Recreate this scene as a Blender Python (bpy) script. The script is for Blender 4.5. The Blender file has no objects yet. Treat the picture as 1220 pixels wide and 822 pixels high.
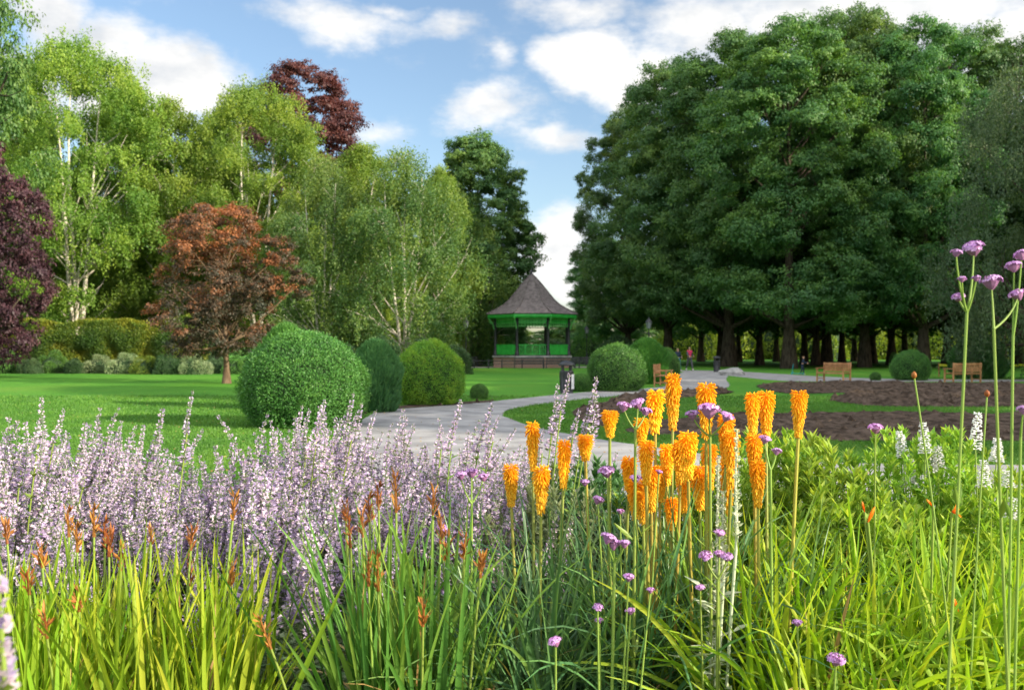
SKY_STR, SUN_STR, EXPO = .080, 3.2, 1.48
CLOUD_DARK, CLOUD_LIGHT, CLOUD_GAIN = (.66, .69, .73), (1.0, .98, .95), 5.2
# cloud patches as directions in the sky: (x, y, half width, half height, strength) as seen from the camera
CLOUDS = [(60, 30, 90, 70, 1.6), (130, 75, 95, 75, 1.7), (215, 98, 95, 65, 1.8), (170, 125, 120, 60, 1.4), (20, 120, 90, 80, 1.3), (260, 130, 60, 40, 1.0),
 (405, 26, 115, 34, 1.0), (470, 8, 60, 16, .8), (545, 30, 52, 24, .85), (603, 72, 26, 30, .75), (430, 150, 90, 42, .62), (595, 138, 105, 36, 1.0), (650, 164, 65, 22, .8),
 (705, 78, 75, 55, 1.7), (785, 85, 80, 60, 1.5), (750, 112, 70, 30, 1.3), (700, 6, 120, 34, 1.0), (840, 34, 130, 60, 1.3), (960, 10, 150, 60, 1.5), (1120, 15, 170, 80, 1.7), (1230, 50, 120, 110, 1.8), (665, 300, 62, 70, 1.6), (850, 120, 80, 40, 1.0), (700, 345, 80, 40, 1.3)]
import bpy, bmesh, math, random
import numpy as np
from mathutils import Vector, noise as mnoise

random.seed(7)
RNG = np.random.default_rng(7)
PI = math.pi
S = bpy.context.scene
COL = S.collection

# ------------------------------------------------------------------ camera model used for laying the place out in metres
F, CX, HOR, CAMZ = 1100.0, 610.0, 417.0, 1.5
def X(px, d): return (px - CX) / F * d
def Z(py, d): return CAMZ + (HOR - py) / F * d
def gd(py): return CAMZ * F / (py - HOR)          # distance of a ground point
def G(px, py): d = gd(py); return (X(px, d), d)
def P(px, py, d): return np.array([X(px, d), d, Z(py, d)])

# ------------------------------------------------------------------ object helpers
def link(o, parent=None):
    COL.objects.link(o)
    if parent is not None: o.parent = parent
    return o
def tag(o, label=None, cat=None, group=None, kind=None):
    if label: o['label'] = label
    if cat: o['category'] = cat
    if group: o['group'] = group
    if kind: o['kind'] = kind
    return o
def empty(name, loc=(0, 0, 0), rz=0, label=None, cat=None, group=None, scale=None):
    o = bpy.data.objects.new(name, None); link(o)
    o.location = [float(a) for a in loc]; o.rotation_euler = (0, 0, rz)
    if scale is not None: o.scale = scale
    return tag(o, label, cat, group)

class Geo:
    def __init__(s): s.v = []; s.q = []; s.t = []; s.r = []; s.qm = []; s.tm = []; s.n = 0
    def add(s, v, q=None, t=None, r=0.5, mi=0):
        v = np.asarray(v, dtype=np.float64).reshape(-1, 3)
        s.v.append(v); s.r.append(np.broadcast_to(np.asarray(r, float), (len(v),)))
        if q is not None:
            q = np.asarray(q).reshape(-1, 4); s.q.append(q + s.n); s.qm.append(np.full(len(q), mi))
        if t is not None:
            t = np.asarray(t).reshape(-1, 3); s.t.append(t + s.n); s.tm.append(np.full(len(t), mi))
        s.n += len(v); return s
    def mesh(s, name, mats, smooth=True):
        me = bpy.data.meshes.new(name)
        v = np.concatenate(s.v); q = np.concatenate(s.q) if s.q else np.zeros((0, 4), int); t = np.concatenate(s.t) if s.t else np.zeros((0, 3), int)
        me.vertices.add(len(v)); me.vertices.foreach_set('co', v.astype(np.float32).ravel())
        nl = q.size + t.size; me.loops.add(nl)
        me.loops.foreach_set('vertex_index', np.concatenate([q.ravel(), t.ravel()]).astype(np.int32))
        me.polygons.add(len(q) + len(t))
        st = np.concatenate([np.arange(len(q)) * 4, q.size + np.arange(len(t)) * 3]).astype(np.int32)
        me.polygons.foreach_set('loop_start', st)
        mi = np.concatenate(([np.zeros(0, int)] + s.qm + s.tm)).astype(np.int32)
        me.polygons.foreach_set('material_index', mi)
        me.polygons.foreach_set('use_smooth', np.full(len(mi), smooth))
        a = me.attributes.new('rnd', 'FLOAT', 'POINT'); a.data.foreach_set('value', np.concatenate(s.r).astype(np.float32))
        for m in (mats if isinstance(mats, (list, tuple)) else [mats]): me.materials.append(m)
        me.update(calc_edges=True); me.validate(); return me
    def build(s, name, mats, parent=None, smooth=True, loc=None):
        o = bpy.data.objects.new(name, s.mesh(name, mats, smooth)); link(o, parent)
        if loc is not None: o.location = [float(a) for a in loc]
        return o

def inst(name, mesh, parent=None, loc=(0, 0, 0), rot=(0, 0, 0), scale=(1, 1, 1)):
    o = bpy.data.objects.new(name, mesh); link(o, parent)
    o.location = [float(a) for a in loc]; o.rotation_euler = rot; o.scale = scale if isinstance(scale, (tuple, list)) else (scale,) * 3
    return o
def nrm(a): return a / np.maximum(np.linalg.norm(a, axis=-1, keepdims=True), 1e-9)
def rdir(n): return nrm(RNG.normal(size=(n, 3)))

def tubes(g, P_, R_, sides=6, r=0.5, mi=0, cap=True):
    P_ = np.asarray(P_, float)
    if P_.ndim == 2: P_ = P_[None]
    N, K, _ = P_.shape; R_ = np.broadcast_to(np.asarray(R_, float), (N, K))
    T = nrm(np.gradient(P_, axis=1)); ref = np.where(np.abs(T[..., 2:3]) > 0.95, np.array([1., 0, 0]), np.array([0., 0, 1.]))
    ref = np.broadcast_to(np.where(np.abs(T[:, :1, 2:3]) > 0.7, np.array([0, 1., 0]), np.array([0., 0, 1.])), T.shape)
    A = nrm(np.cross(T, ref)); B = np.cross(T, A)
    th = np.arange(sides) / sides * 2 * PI
    V = P_[:, :, None] + R_[:, :, None, None] * (A[:, :, None] * np.cos(th)[:, None] + B[:, :, None] * np.sin(th)[:, None])
    i = np.arange(N * K * sides).reshape(N, K, sides)
    a = i[:, :-1]; b = i[:, 1:]
    q = np.stack([a, np.roll(a, -1, 2), np.roll(b, -1, 2), b], -1)
    rr = np.broadcast_to(np.asarray(r, float).reshape(-1, 1, 1), (N, K, sides)).ravel() if np.ndim(r) else r
    g.add(V.reshape(-1, 3), q.reshape(-1, 4), None, rr, mi)
    if cap and K > 1 and sides > 2:
        for e, end in ((0, P_[:, 0]), (K - 1, P_[:, -1])):
            ring = V[:, e]; base = np.arange(N)[:, None] * (sides + 1)
            vv = np.concatenate([ring, end[:, None]], 1)
            t = np.stack([base + np.arange(sides), base + (np.arange(sides) + 1) % sides, np.broadcast_to(base + sides, (N, sides))], -1)
            g.add(vv.reshape(-1, 3), None, t.reshape(-1, 3), 0.5 if np.ndim(r) else r, mi)
    return g
def bar(g, a, b, r0, r1=None, sides=8, mi=0, r=0.5): return tubes(g, [[a, b]], [[r0, r1 if r1 is not None else r0]], sides, r, mi)
def lathe(g, prof, c=(0, 0, 0), sides=24, mi=0, ang0=0.0, r=0.5):
    prof = np.array(prof, float); K = len(prof); th = ang0 + np.arange(sides) / sides * 2 * PI
    V = np.stack([prof[:, :1] * np.cos(th) + c[0], prof[:, :1] * np.sin(th) + c[1], np.broadcast_to(prof[:, 1:2] + c[2], (K, sides))], -1)
    i = np.arange(K * sides).reshape(K, sides); a = i[:-1]; b = i[1:]
    q = np.stack([a, np.roll(a, -1, 1), np.roll(b, -1, 1), b], -1)
    return g.add(V.reshape(-1, 3), q.reshape(-1, 4), None, r, mi)
def box(g, c, s, rz=0, mi=0, r=0.5, rx=0.0, bev=0.0):
    s = np.array(s) / 2; base = np.array([[x, y, z] for x in (-1, 1) for y in (-1, 1) for z in (-1, 1)], float) * s
    if rx: base = base @ np.array([[1, 0, 0], [0, math.cos(rx), math.sin(rx)], [0, -math.sin(rx), math.cos(rx)]])
    if rz: base = base @ np.array([[math.cos(rz), math.sin(rz), 0], [-math.sin(rz), math.cos(rz), 0], [0, 0, 1]])
    q = [(0, 1, 3, 2), (4, 6, 7, 5), (0, 4, 5, 1), (2, 3, 7, 6), (0, 2, 6, 4), (1, 5, 7, 3)]
    for f in q:  # unshared corners keep the edges crisp
        g.add(base[list(f)] + np.array(c), [(0, 1, 2, 3)], None, r, mi)
    return g
def leaves(g, pos, d, n, L, W, r=0.5, mi=0, fold=True):
    """one small leaf per position, growing along d, facing n"""
    pos = np.asarray(pos); N = len(pos); d = nrm(d); s = nrm(np.cross(d, n)); up = np.cross(s, d)
    L = np.broadcast_to(np.asarray(L, float), (N,))[:, None]; W = np.broadcast_to(np.asarray(W, float), (N,))[:, None]
    k = 0.22 if fold else 0
    V = np.stack([pos, pos + d * L * .45 + s * W * .5 + up * W * k, pos + d * L, pos + d * L * .45 - s * W * .5 + up * W * k], 1)
    i = np.arange(N)[:, None] * 4
    rr = np.repeat(np.broadcast_to(np.asarray(r, float), (N,)), 4)
    if fold: g.add(V.reshape(-1, 3), None, np.concatenate([i + np.array([0, 1, 2]), i + np.array([0, 2, 3])]), rr, mi)
    else: g.add(V.reshape(-1, 3), i + np.arange(4), None, rr, mi)
    return g
def blades(g, base, az, lean, curve, L, W, K=9, r=0.5, mi=0, p=1.6, twist=0.6):
    base = np.asarray(base, float); N = len(base)
    az, lean, curve, L, W = [np.broadcast_to(np.asarray(a, float), (N,)) for a in (az, lean, curve, L, W)]
    s = np.linspace(0, 1, K + 1); th = lean[:, None] + curve[:, None] * s ** p
    wob = RNG.normal(0, .06, (N, 1)) * s * 6
    aa = az[:, None] + wob * .35
    step = (L / K)[:, None]
    dx = np.sin(th) * np.cos(aa); dy = np.sin(th) * np.sin(aa); dz = np.cos(th)
    D = np.stack([dx, dy, dz], -1)
    Pp = np.concatenate([np.zeros((N, 1, 3)), np.cumsum(D[:, :-1] * step[..., None], 1)], 1) + base[:, None]
    side = np.stack([-np.sin(aa), np.cos(aa), np.zeros_like(aa)], -1)
    nn = np.cross(D, side); tw = (RNG.normal(0, twist, (N, 1)) * (0.4 + s))[..., None]
    side = nrm(side * np.cos(tw) + nn * np.sin(tw)); nn = np.cross(D, side)
    w = (W[:, None] * np.minimum(1, .55 + s * 3) * (1 - s ** 3.2) ** .8 + .0006)[..., None] * .5
    V = np.stack([Pp - side * w, Pp + nn * w * .35, Pp + side * w], 2)
    i = np.arange(N * (K + 1) * 3).reshape(N, K + 1, 3)
    q = np.concatenate([np.stack([i[:, :-1, j], i[:, :-1, j + 1], i[:, 1:, j + 1], i[:, 1:, j]], -1).reshape(-1, 4) for j in (0, 1)])
    rr = np.broadcast_to(np.asarray(r, float), (N,)); rr = np.clip(rr[:, None, None] + (s ** 2 * .22)[None, :, None] - .05, 0, 1)
    g.add(V.reshape(-1, 3), q, None, np.broadcast_to(rr, (N, K + 1, 3)).ravel(), mi)
    return g

# ------------------------------------------------------------------ materials
MATS = {}
def newmat(name):
    m = bpy.data.materials.new(name); m.use_nodes = True; nt = m.node_tree; nt.nodes.clear()
    out = nt.nodes.new('ShaderNodeOutputMaterial'); MATS[name] = m
    return m, nt, out
def N_(nt, t, **kw):
    n = nt.nodes.new(t)
    for k, v in kw.items():
        if k.startswith('i_'): n.inputs[k[2:].replace('_', ' ')].default_value = v
        else: setattr(n, k, v)
    return n
def ramp(nt, fac, stops):
    n = nt.nodes.new('ShaderNodeValToRGB'); e = n.color_ramp.elements
    while len(e) < len(stops): e.new(0.5)
    for el, (p, c) in zip(e, stops): el.position = p; el.color = (*c, 1)
    nt.links.new(fac, n.inputs[0]); return n.outputs[0]
def leafmat(name, stops, trans=0.38, tcol=(1.25, 1.2, .55), rough=.5, spec=.35, vary=.12, hue=.012):
    m, nt, out = newmat(name); L = nt.links.new
    at = N_(nt, 'ShaderNodeAttribute', attribute_name='rnd')
    c = ramp(nt, at.outputs['Fac'], [(i / (len(stops) - 1), s) for i, s in enumerate(stops)])
    oi = N_(nt, 'ShaderNodeObjectInfo'); hs = N_(nt, 'ShaderNodeHueSaturation')
    mr = N_(nt, 'ShaderNodeMapRange'); mr.inputs[3].default_value = 1 - vary; mr.inputs[4].default_value = 1 + vary
    L(oi.outputs['Random'], mr.inputs[0]); L(mr.outputs[0], hs.inputs['Value']); L(c, hs.inputs['Color'])
    mh = N_(nt, 'ShaderNodeMapRange'); mh.inputs[3].default_value = .5 - hue; mh.inputs[4].default_value = .5 + hue
    L(oi.outputs['Random'], mh.inputs[0]); L(mh.outputs[0], hs.inputs['Hue'])
    b = N_(nt, 'ShaderNodeBsdfPrincipled'); b.inputs['Roughness'].default_value = rough; b.inputs['Specular IOR Level'].default_value = spec
    L(hs.outputs[0], b.inputs['Base Color'])
    if trans > 0:
        mu = N_(nt, 'ShaderNodeMix', data_type='RGBA', blend_type='MULTIPLY'); mu.inputs[0].default_value = 1
        L(hs.outputs[0], mu.inputs[6]); mu.inputs[7].default_value = (*tcol, 1)
        tr = N_(nt, 'ShaderNodeBsdfTranslucent'); L(mu.outputs[2], tr.inputs[0])
        mx = N_(nt, 'ShaderNodeMixShader'); mx.inputs[0].default_value = trans
        L(b.outputs[0], mx.inputs[1]); L(tr.outputs[0], mx.inputs[2]); L(mx.outputs[0], out.inputs[0])
    else: L(b.outputs[0], out.inputs[0])
    return m
def surf(name, c1, c2, scale=8, rough=.7, bump=.3, bscale=None, spec=.3, metal=0, detail=6, coord='Object', stretch=(1, 1, 1), dist=.02, lo=.35, hi=.65):
    m, nt, out = newmat(name); L = nt.links.new
    tc = N_(nt, 'ShaderNodeTexCoord'); mp = N_(nt, 'ShaderNodeMapping'); mp.inputs['Scale'].default_value = stretch
    L(tc.outputs[coord], mp.inputs[0])
    no = N_(nt, 'ShaderNodeTexNoise'); no.inputs['Scale'].default_value = scale; no.inputs['Detail'].default_value = detail
    L(mp.outputs[0], no.inputs[0]); c = ramp(nt, no.outputs[0], [(lo, c1), (hi, c2)])
    b = N_(nt, 'ShaderNodeBsdfPrincipled'); b.inputs['Roughness'].default_value = rough; b.inputs['Specular IOR Level'].default_value = spec; b.inputs['Metallic'].default_value = metal
    L(c, b.inputs['Base Color'])
    if bump:
        n2 = N_(nt, 'ShaderNodeTexNoise'); n2.inputs['Scale'].default_value = bscale or scale * 3; n2.inputs['Detail'].default_value = 4
        L(mp.outputs[0], n2.inputs[0]); bp = N_(nt, 'ShaderNodeBump'); bp.inputs['Strength'].default_value = bump; bp.inputs['Distance'].default_value = dist
        L(n2.outputs[0], bp.inputs['Height']); L(bp.outputs[0], b.inputs['Normal'])
    L(b.outputs[0], out.inputs[0]); return m

M_broad = leafmat('broadleaf_green', [(.045, .132, .046), (.085, .20, .056), (.16, .285, .055)], trans=.38)
M_oak = leafmat('oak_green', [(.055, .14, .045), (.095, .20, .055), (.17, .27, .05)], trans=.38)
M_birch = leafmat('birch_green', [(.085, .175, .026), (.165, .265, .038), (.28, .36, .05)], trans=.45, tcol=(1.15, 1.2, .5))
M_birch2 = leafmat('weeping_birch_green', [(.052, .135, .04), (.098, .20, .05), (.20, .29, .05)], trans=.42)
M_willow = leafmat('grey_green_leaf', [(.05, .10, .05), (.085, .155, .07), (.14, .21, .085)], trans=.35)
M_copper = leafmat('copper_leaf', [(.05, .062, .038), (.12, .08, .05), (.42, .17, .06)], trans=.35, tcol=(1.3, .9, .5))
M_beech = leafmat('copper_beech_leaf', [(.05, .022, .024), (.10, .038, .036), (.17, .06, .045)], trans=.3, tcol=(1.3, .8, .6))
M_purple = leafmat('purple_leaf', [(.034, .016, .024), (.060, .026, .036), (.105, .042, .050)], trans=.25, tcol=(1.3, .8, .9))
M_box = leafmat('clipped_box_leaf', [(.05, .14, .03), (.085, .22, .045), (.15, .30, .06)], trans=.28, rough=.45)
M_boxlit = leafmat('sunlit_box_leaf', [(.075, .26, .03), (.16, .40, .045), (.36, .54, .05)], trans=.35)  # box leaf made brighter and yellower, sunlight on one ball painted in
M_yew = leafmat('yew_leaf', [(.04, .12, .045), (.075, .19, .06), (.13, .27, .08)], trans=.25)
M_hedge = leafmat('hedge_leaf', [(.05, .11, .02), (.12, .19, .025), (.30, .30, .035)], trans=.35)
M_dark = leafmat('dark_shrub_leaf', [(.02, .055, .022), (.04, .10, .035), (.075, .15, .045)], trans=.25)
M_silver = leafmat('silvery_shrub_leaf', [(.09, .17, .07), (.17, .26, .12), (.32, .38, .21)], trans=.3)
M_redbush = leafmat('reddish_shrub_leaf', [(.16, .08, .05), (.26, .13, .07), (.30, .2, .08)], trans=.3)
M_bright = leafmat('sunny_shrub_leaf', [(.10, .17, .02), (.2, .28, .03), (.34, .38, .05)], trans=.45)
M_dead = leafmat('withered_leaf', [(.20, .11, .04), (.36, .22, .08), (.52, .38, .15)], trans=.25)
M_bark = surf('dark_bark', (.035, .028, .02), (.10, .08, .06), 6, .9, .8, 14, .1, stretch=(1, 1, .25), dist=.05)
M_barkb = surf('birch_bark', (.34, .30, .24), (.60, .54, .45), 3, .7, .3, 14, .2, stretch=(1, 1, .8), lo=.36, hi=.5)
M_barkc = surf('brown_bark', (.10, .065, .04), (.20, .14, .09), 6, .9, .7, 14, .1, stretch=(1, 1, .25), dist=.04)
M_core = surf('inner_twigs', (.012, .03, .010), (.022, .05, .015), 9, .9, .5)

M_dayl = leafmat('lime_strap_leaf', [(.11, .24, .02), (.25, .42, .03), (.50, .56, .06)], trans=.45, tcol=(1.2, 1.15, .35), rough=.5, spec=.25)
M_iris = leafmat('green_strap_leaf', [(.05, .15, .03), (.11, .26, .045), (.28, .38, .06)], trans=.4, rough=.5, spec=.25)
M_knif = leafmat('bluegreen_strap_leaf', [(.05, .125, .055), (.09, .20, .075), (.20, .33, .07)], trans=.3, rough=.38, spec=.45)
M_cat = leafmat('catmint_leaf', [(.10, .16, .085), (.20, .27, .14), (.36, .40, .24)], trans=.35)
M_catf = leafmat('catmint_flower', [(.46, .37, .62), (.64, .52, .67), (.82, .70, .73)], trans=.3, tcol=(1.1, .95, 1.1), rough=.7, spec=.1)
M_torch = leafmat('torch_floret', [(.97, .45, .005), (.99, .62, .018), (.99, .78, .08)], trans=.42, tcol=(1.1, .9, .4), rough=.5, spec=.2, hue=.006)
M_verb = leafmat('verbena_floret', [(.48, .22, .56), (.66, .36, .70), (.82, .56, .84)], trans=.3, tcol=(1.1, .9, 1.15), rough=.6, spec=.15)
M_calyx = leafmat('verbena_calyx', [(.24, .09, .24), (.34, .16, .30)], trans=0)
M_stem = leafmat('green_stem', [(.12, .2, .04), (.2, .3, .05), (.3, .36, .08)], trans=.1)
M_tstem = leafmat('torch_stem', [(.18, .24, .05), (.28, .30, .06), (.44, .33, .06)], trans=.1)
M_rust = leafmat('rusty_seed_head', [(.14, .05, .015), (.32, .11, .025), (.50, .22, .06)], trans=.25, tcol=(1.2, .9, .5))
M_phlox = leafmat('bright_small_leaf', [(.11, .25, .03), (.23, .41, .045), (.46, .56, .09)], trans=.42)
M_white = leafmat('white_petal', [(.62, .60, .64), (.78, .76, .78), (.86, .86, .84)], trans=.3, tcol=(1, 1, 1), spec=.1)
M_wool = leafmat('woolly_spike', [(.34, .40, .24), (.52, .56, .40), (.70, .70, .50)], trans=.2, tcol=(1, 1, .8), spec=.05, rough=.9)
M_orange = leafmat('orange_petal', [(.72, .18, .01), (.88, .30, .02), (.92, .42, .04)], trans=.35, tcol=(1.1, .9, .5))
M_grass = leafmat('lawn_blade', [(.06, .16, .022), (.095, .225, .030), (.15, .28, .04)], trans=.3, tcol=(1.2, 1.1, .4))
M_wood = surf('teak_bench', (.30, .14, .06), (.48, .25, .12), 5, .6, .25, 30, .3, stretch=(1, 1, 1))
M_black = surf('black_paint', (.012, .013, .016), (.028, .03, .035), 5, .45, .1, 20, .5)
M_dmetal = surf('dark_bench_metal', (.03, .035, .04), (.06, .06, .065), 5, .5, .1)
M_green = surf('bandstand_green', (.02, .30, .035), (.035, .42, .06), 3, .45, .1, 20, .4)
M_lgreen = surf('bandstand_light_green', (.10, .42, .10), (.16, .52, .15), 3, .45, .1, 20, .4)
M_stone = surf('grey_stone', (.22, .22, .21), (.42, .41, .39), 3, .85, .8, 9, .2, dist=.04)
M_glass = surf('frosted_lantern_glass', (.16, .18, .19), (.26, .29, .30), 3, .15, 0, spec=.5)
M_skin = surf('skin', (.42, .24, .16), (.50, .30, .21), 5, .5, 0)
M_pink = surf('pink_cloth', (.55, .03, .10), (.66, .05, .14), 9, .85, .2)
M_navy = surf('navy_cloth', (.015, .025, .05), (.03, .045, .08), 9, .85, .2)
M_jean = surf('blue_jeans', (.03, .12, .22), (.05, .18, .30), 30, .85, .2)
M_grey = surf('grey_cloth', (.06, .06, .07), (.11, .11, .12), 20, .85, .2)
M_teal = surf('teal_enamel', (.0, .30, .32), (.01, .38, .40), 5, .35, 0, spec=.5)
M_hair = surf('brown_hair', (.03, .018, .01), (.07, .04, .02), 20, .6, .3)
M_fair = surf('fair_hair', (.35, .22, .10), (.45, .3, .15), 20, .6, .3)
M_shoe = surf('pale_shoe', (.5, .5, .5), (.6, .6, .6), 20, .6, 0)
M_eye = surf('eye', (.02, .015, .01), (.03, .02, .015), 20, .2, 0)
M_yellow = surf('yellow_plastic', (.62, .62, .03), (.72, .70, .05), 5, .5, 0)
M_label = surf('white_notice', (.62, .63, .66), (.75, .75, .77), 5, .5, 0)
# ------------------------------------------------------------------ ground, paths, soil
def inpoly(x, y, poly):
    x = np.asarray(x); y = np.asarray(y); c = np.zeros(x.shape, bool); n = len(poly); j = n - 1
    for i in range(n):
        xi, yi = poly[i]; xj, yj = poly[j]
        if yi != yj: c ^= ((yi > y) != (yj > y)) & (x < (xj - xi) * (y - yi) / (yj - yi) + xi)
        j = i
    return c
def distpoly(x, y, poly):
    x = np.asarray(x, float); y = np.asarray(y, float); best = np.full(x.shape, 1e9); n = len(poly)
    for i in range(n):
        ax, ay = poly[i]; bx, by = poly[(i + 1) % n]; dx, dy = bx - ax, by - ay; l = dx * dx + dy * dy + 1e-12
        t = np.clip(((x - ax) * dx + (y - ay) * dy) / l, 0, 1); best = np.minimum(best, np.hypot(x - ax - t * dx, y - ay - t * dy))
    return best
def chaikin(p, n=3):
    for _ in range(n):
        q = []
        for i in range(len(p)):
            a = np.array(p[i]); b = np.array(p[(i + 1) % len(p)]); q += [tuple(a * .75 + b * .25), tuple(a * .25 + b * .75)]
        p = q
    return p
def groundpoly(pts, it=3):
    p = chaikin([G(*p) for p in pts], it); q = []
    for i in range(len(p)):      # worn, slightly ragged edges
        a = np.array(p[i]); b = np.array(p[(i + 1) % len(p)]); m = max(1, min(24, int(np.linalg.norm(b - a) / .12)))
        for k in range(m):
            c = a + (b - a) * k / m; w = .055; q.append((c[0] + w * mnoise.noise(Vector((c[0] * 2.2, c[1] * 2.2, 1))) + .02 * mnoise.noise(Vector((c[0] * 9, c[1] * 9, 3))), c[1] + w * 1.5 * mnoise.noise(Vector((c[0] * 2.2, c[1] * 2.2, 7))) + .02 * mnoise.noise(Vector((c[0] * 9, c[1] * 9, 5)))))
    return q

def ground_material():
    m, nt, out = newmat('mown_grass'); L = nt.links.new
    tc = N_(nt, 'ShaderNodeTexCoord'); n1 = N_(nt, 'ShaderNodeTexNoise'); n1.inputs['Scale'].default_value = .22; n1.inputs['Detail'].default_value = 5
    n2 = N_(nt, 'ShaderNodeTexNoise'); n2.inputs['Scale'].default_value = 26; n2.inputs['Detail'].default_value = 8
    mp = N_(nt, 'ShaderNodeMapping'); mp.inputs['Scale'].default_value = (1, .45, 1)
    L(tc.outputs['Object'], mp.inputs[0]); L(mp.outputs[0], n1.inputs[0]); L(tc.outputs['Object'], n2.inputs[0])
    a = ramp(nt, n1.outputs[0], [(.22, (.11, .20, .03)), (.33, (.065, .22, .022)), (.5, (.09, .27, .026)), (.68, (.13, .29, .032))])
    b = ramp(nt, n2.outputs[0], [(.3, (.45, .5, .45)), (.7, (1.35, 1.3, 1.3))])
    mu = N_(nt, 'ShaderNodeMix', data_type='RGBA', blend_type='MULTIPLY'); mu.inputs[0].default_value = 1; L(a, mu.inputs[6]); L(b, mu.inputs[7])
    p = N_(nt, 'ShaderNodeBsdfPrincipled'); p.inputs['Roughness'].default_value = .85; p.inputs['Specular IOR Level'].default_value = .15
    bp = N_(nt, 'ShaderNodeBump'); bp.inputs['Strength'].default_value = .9; bp.inputs['Distance'].default_value = .05
    L(n2.outputs[0], bp.inputs['Height']); L(bp.outputs[0], p.inputs['Normal']); L(mu.outputs[2], p.inputs['Base Color']); L(p.outputs[0], out.inputs[0]); return m
M_lawn = ground_material()
M_path = surf('tarmac_path', (.22, .215, .215), (.37, .36, .355), 1.4, .8, .35, 60, .2, detail=10, dist=.01)
M_kerb = surf('pale_gravel', (.42, .38, .33), (.55, .5, .44), 3, .85, .5, 30, .2)
M_soil = surf('dug_soil', (.042, .030, .021), (.135, .098, .074), 5, .95, 1, 22, .1, detail=9, dist=.05, lo=.38, hi=.66)
g = Geo(); g.add([(-1500, -300, 0), (1500, -300, 0), (1500, 2500, 0), (-1500, 2500, 0)], [(0, 1, 2, 3)])
tag(g.build('lawn', M_lawn), kind='structure')

def sheet(name, poly, z, mat):
    bm = bmesh.new(); vs = [bm.verts.new((x, y, z)) for x, y in poly]; f = bm.faces.new(vs)
    if f.normal.z < 0: f.normal_flip()
    bmesh.ops.triangulate(bm, faces=[f]); me = bpy.data.meshes.new(name); bm.to_mesh(me); me.materials.append(mat)
    o = bpy.data.objects.new(name, me); link(o); return tag(o, kind='structure')
PATH = groundpoly([(440, 490), (480, 487), (550, 482), (604, 476.5), (652, 471.5), (699, 467), (745, 464.5), (785, 462), (806, 457), (812, 450), (806, 443), (860, 443),
    (869, 446.5), (864, 452), (870, 458), (866, 463.5), (830, 465.5), (808, 465.5), (723, 473), (665, 479), (620, 485), (600, 490.5), (598, 495), (606, 499), (638, 510), (700, 522),
    (800, 536), (900, 549), (1050, 553), (1350, 556), (2300, 560), (2700, 640), (200, 640), (330, 590), (400, 540)])
BRANCH = groundpoly([(800, 440.8), (870, 442), (930, 445.5), (1000, 450), (1100, 452), (1320, 452.5), (1320, 454.6), (1000, 454.6), (930, 454), (890, 450), (862, 446.8), (830, 445.5)])
RING = groundpoly([(525, 436.6), (730, 436.6), (740, 438.2), (515, 438.2)], 1)
sheet('path', PATH, .008, M_path); sheet('side_path', BRANCH, .004, M_path); sheet('gravel_path', RING, .004, M_kerb)

def soil(name, pts, h, res, seed, label=None, edge=.5, it=2, lump=1.0):
    poly = groundpoly(pts, it) if pts else None
    x0 = min(p[0] for p in poly); x1 = max(p[0] for p in poly); y0 = min(p[1] for p in poly); y1 = max(p[1] for p in poly)
    xs = np.arange(x0, x1 + res, res); ys = np.arange(y0, y1 + res, res); XX, YY = np.meshgrid(xs, ys, indexing='ij')
    XX = XX + RNG.normal(0, res * .2, XX.shape); YY = YY + RNG.normal(0, res * .2, YY.shape)
    ins = inpoly(XX, YY, poly); dd = distpoly(XX, YY, poly)
    nz = np.array([mnoise.fractal(Vector((x * 1.1, y * 1.1, seed)), 1.0, 2.0, 6) + .35 * abs(mnoise.noise(Vector((x * 4.3, y * 4.3, seed + 3)))) for x, y in zip(XX.ravel(), YY.ravel())]).reshape(XX.shape)
    big = np.array([mnoise.noise(Vector((x * .35, y * .35, seed + 9))) for x, y in zip(XX.ravel(), YY.ravel())]).reshape(XX.shape)
    e = np.clip(dd / edge, 0, 1); ZZ = .012 + h * e * (.35 + .55 * lump * np.clip(nz, -.6, 1.4) + .5 * big); ZZ = np.maximum(ZZ, .012)
    idx = -np.ones(XX.shape, int); idx[ins] = np.arange(ins.sum())
    a, b, c, d_ = idx[:-1, :-1], idx[1:, :-1], idx[1:, 1:], idx[:-1, 1:]; ok = (a >= 0) & (b >= 0) & (c >= 0) & (d_ >= 0)
    g = Geo(); g.add(np.stack([XX[ins], YY[ins], ZZ[ins]], -1), np.stack([a[ok], b[ok], c[ok], d_[ok]], -1))
    # loose clods
    n = int((x1 - x0) * (y1 - y0) * 5); cx = RNG.uniform(x0, x1, n); cy = RNG.uniform(y0, y1, n); k = inpoly(cx, cy, poly); cx, cy = cx[k][:2600], cy[k][:2600]
    ii = np.clip(((cx - x0) / res).astype(int), 0, XX.shape[0] - 1); jj = np.clip(((cy - y0) / res).astype(int), 0, XX.shape[1] - 1)
    cz = ZZ[ii, jj]; r = RNG.gamma(2.2, .022, len(cx)) * (.6 + .4 * h / .3)
    oc = np.array([(1, 0, 0), (0, 1, 0), (-1, 0, 0), (0, -1, 0), (0, 0, 1), (0, 0, -1)], float)
    V = np.stack([cx, cy, cz], -1)[:, None] + oc[None] * r[:, None, None] * RNG.uniform(.6, 1.4, (len(cx), 6, 1))
    tr = np.array([(0, 1, 4), (1, 2, 4), (2, 3, 4), (3, 0, 4), (1, 0, 5), (2, 1, 5), (3, 2, 5), (0, 3, 5)])
    g.add(V.reshape(-1, 3), None, (np.arange(len(cx))[:, None, None] * 6 + tr[None]).reshape(-1, 3))
    o = g.build(name, M_soil, smooth=False); return tag(o, kind='structure'), poly
BEDS = []
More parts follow.
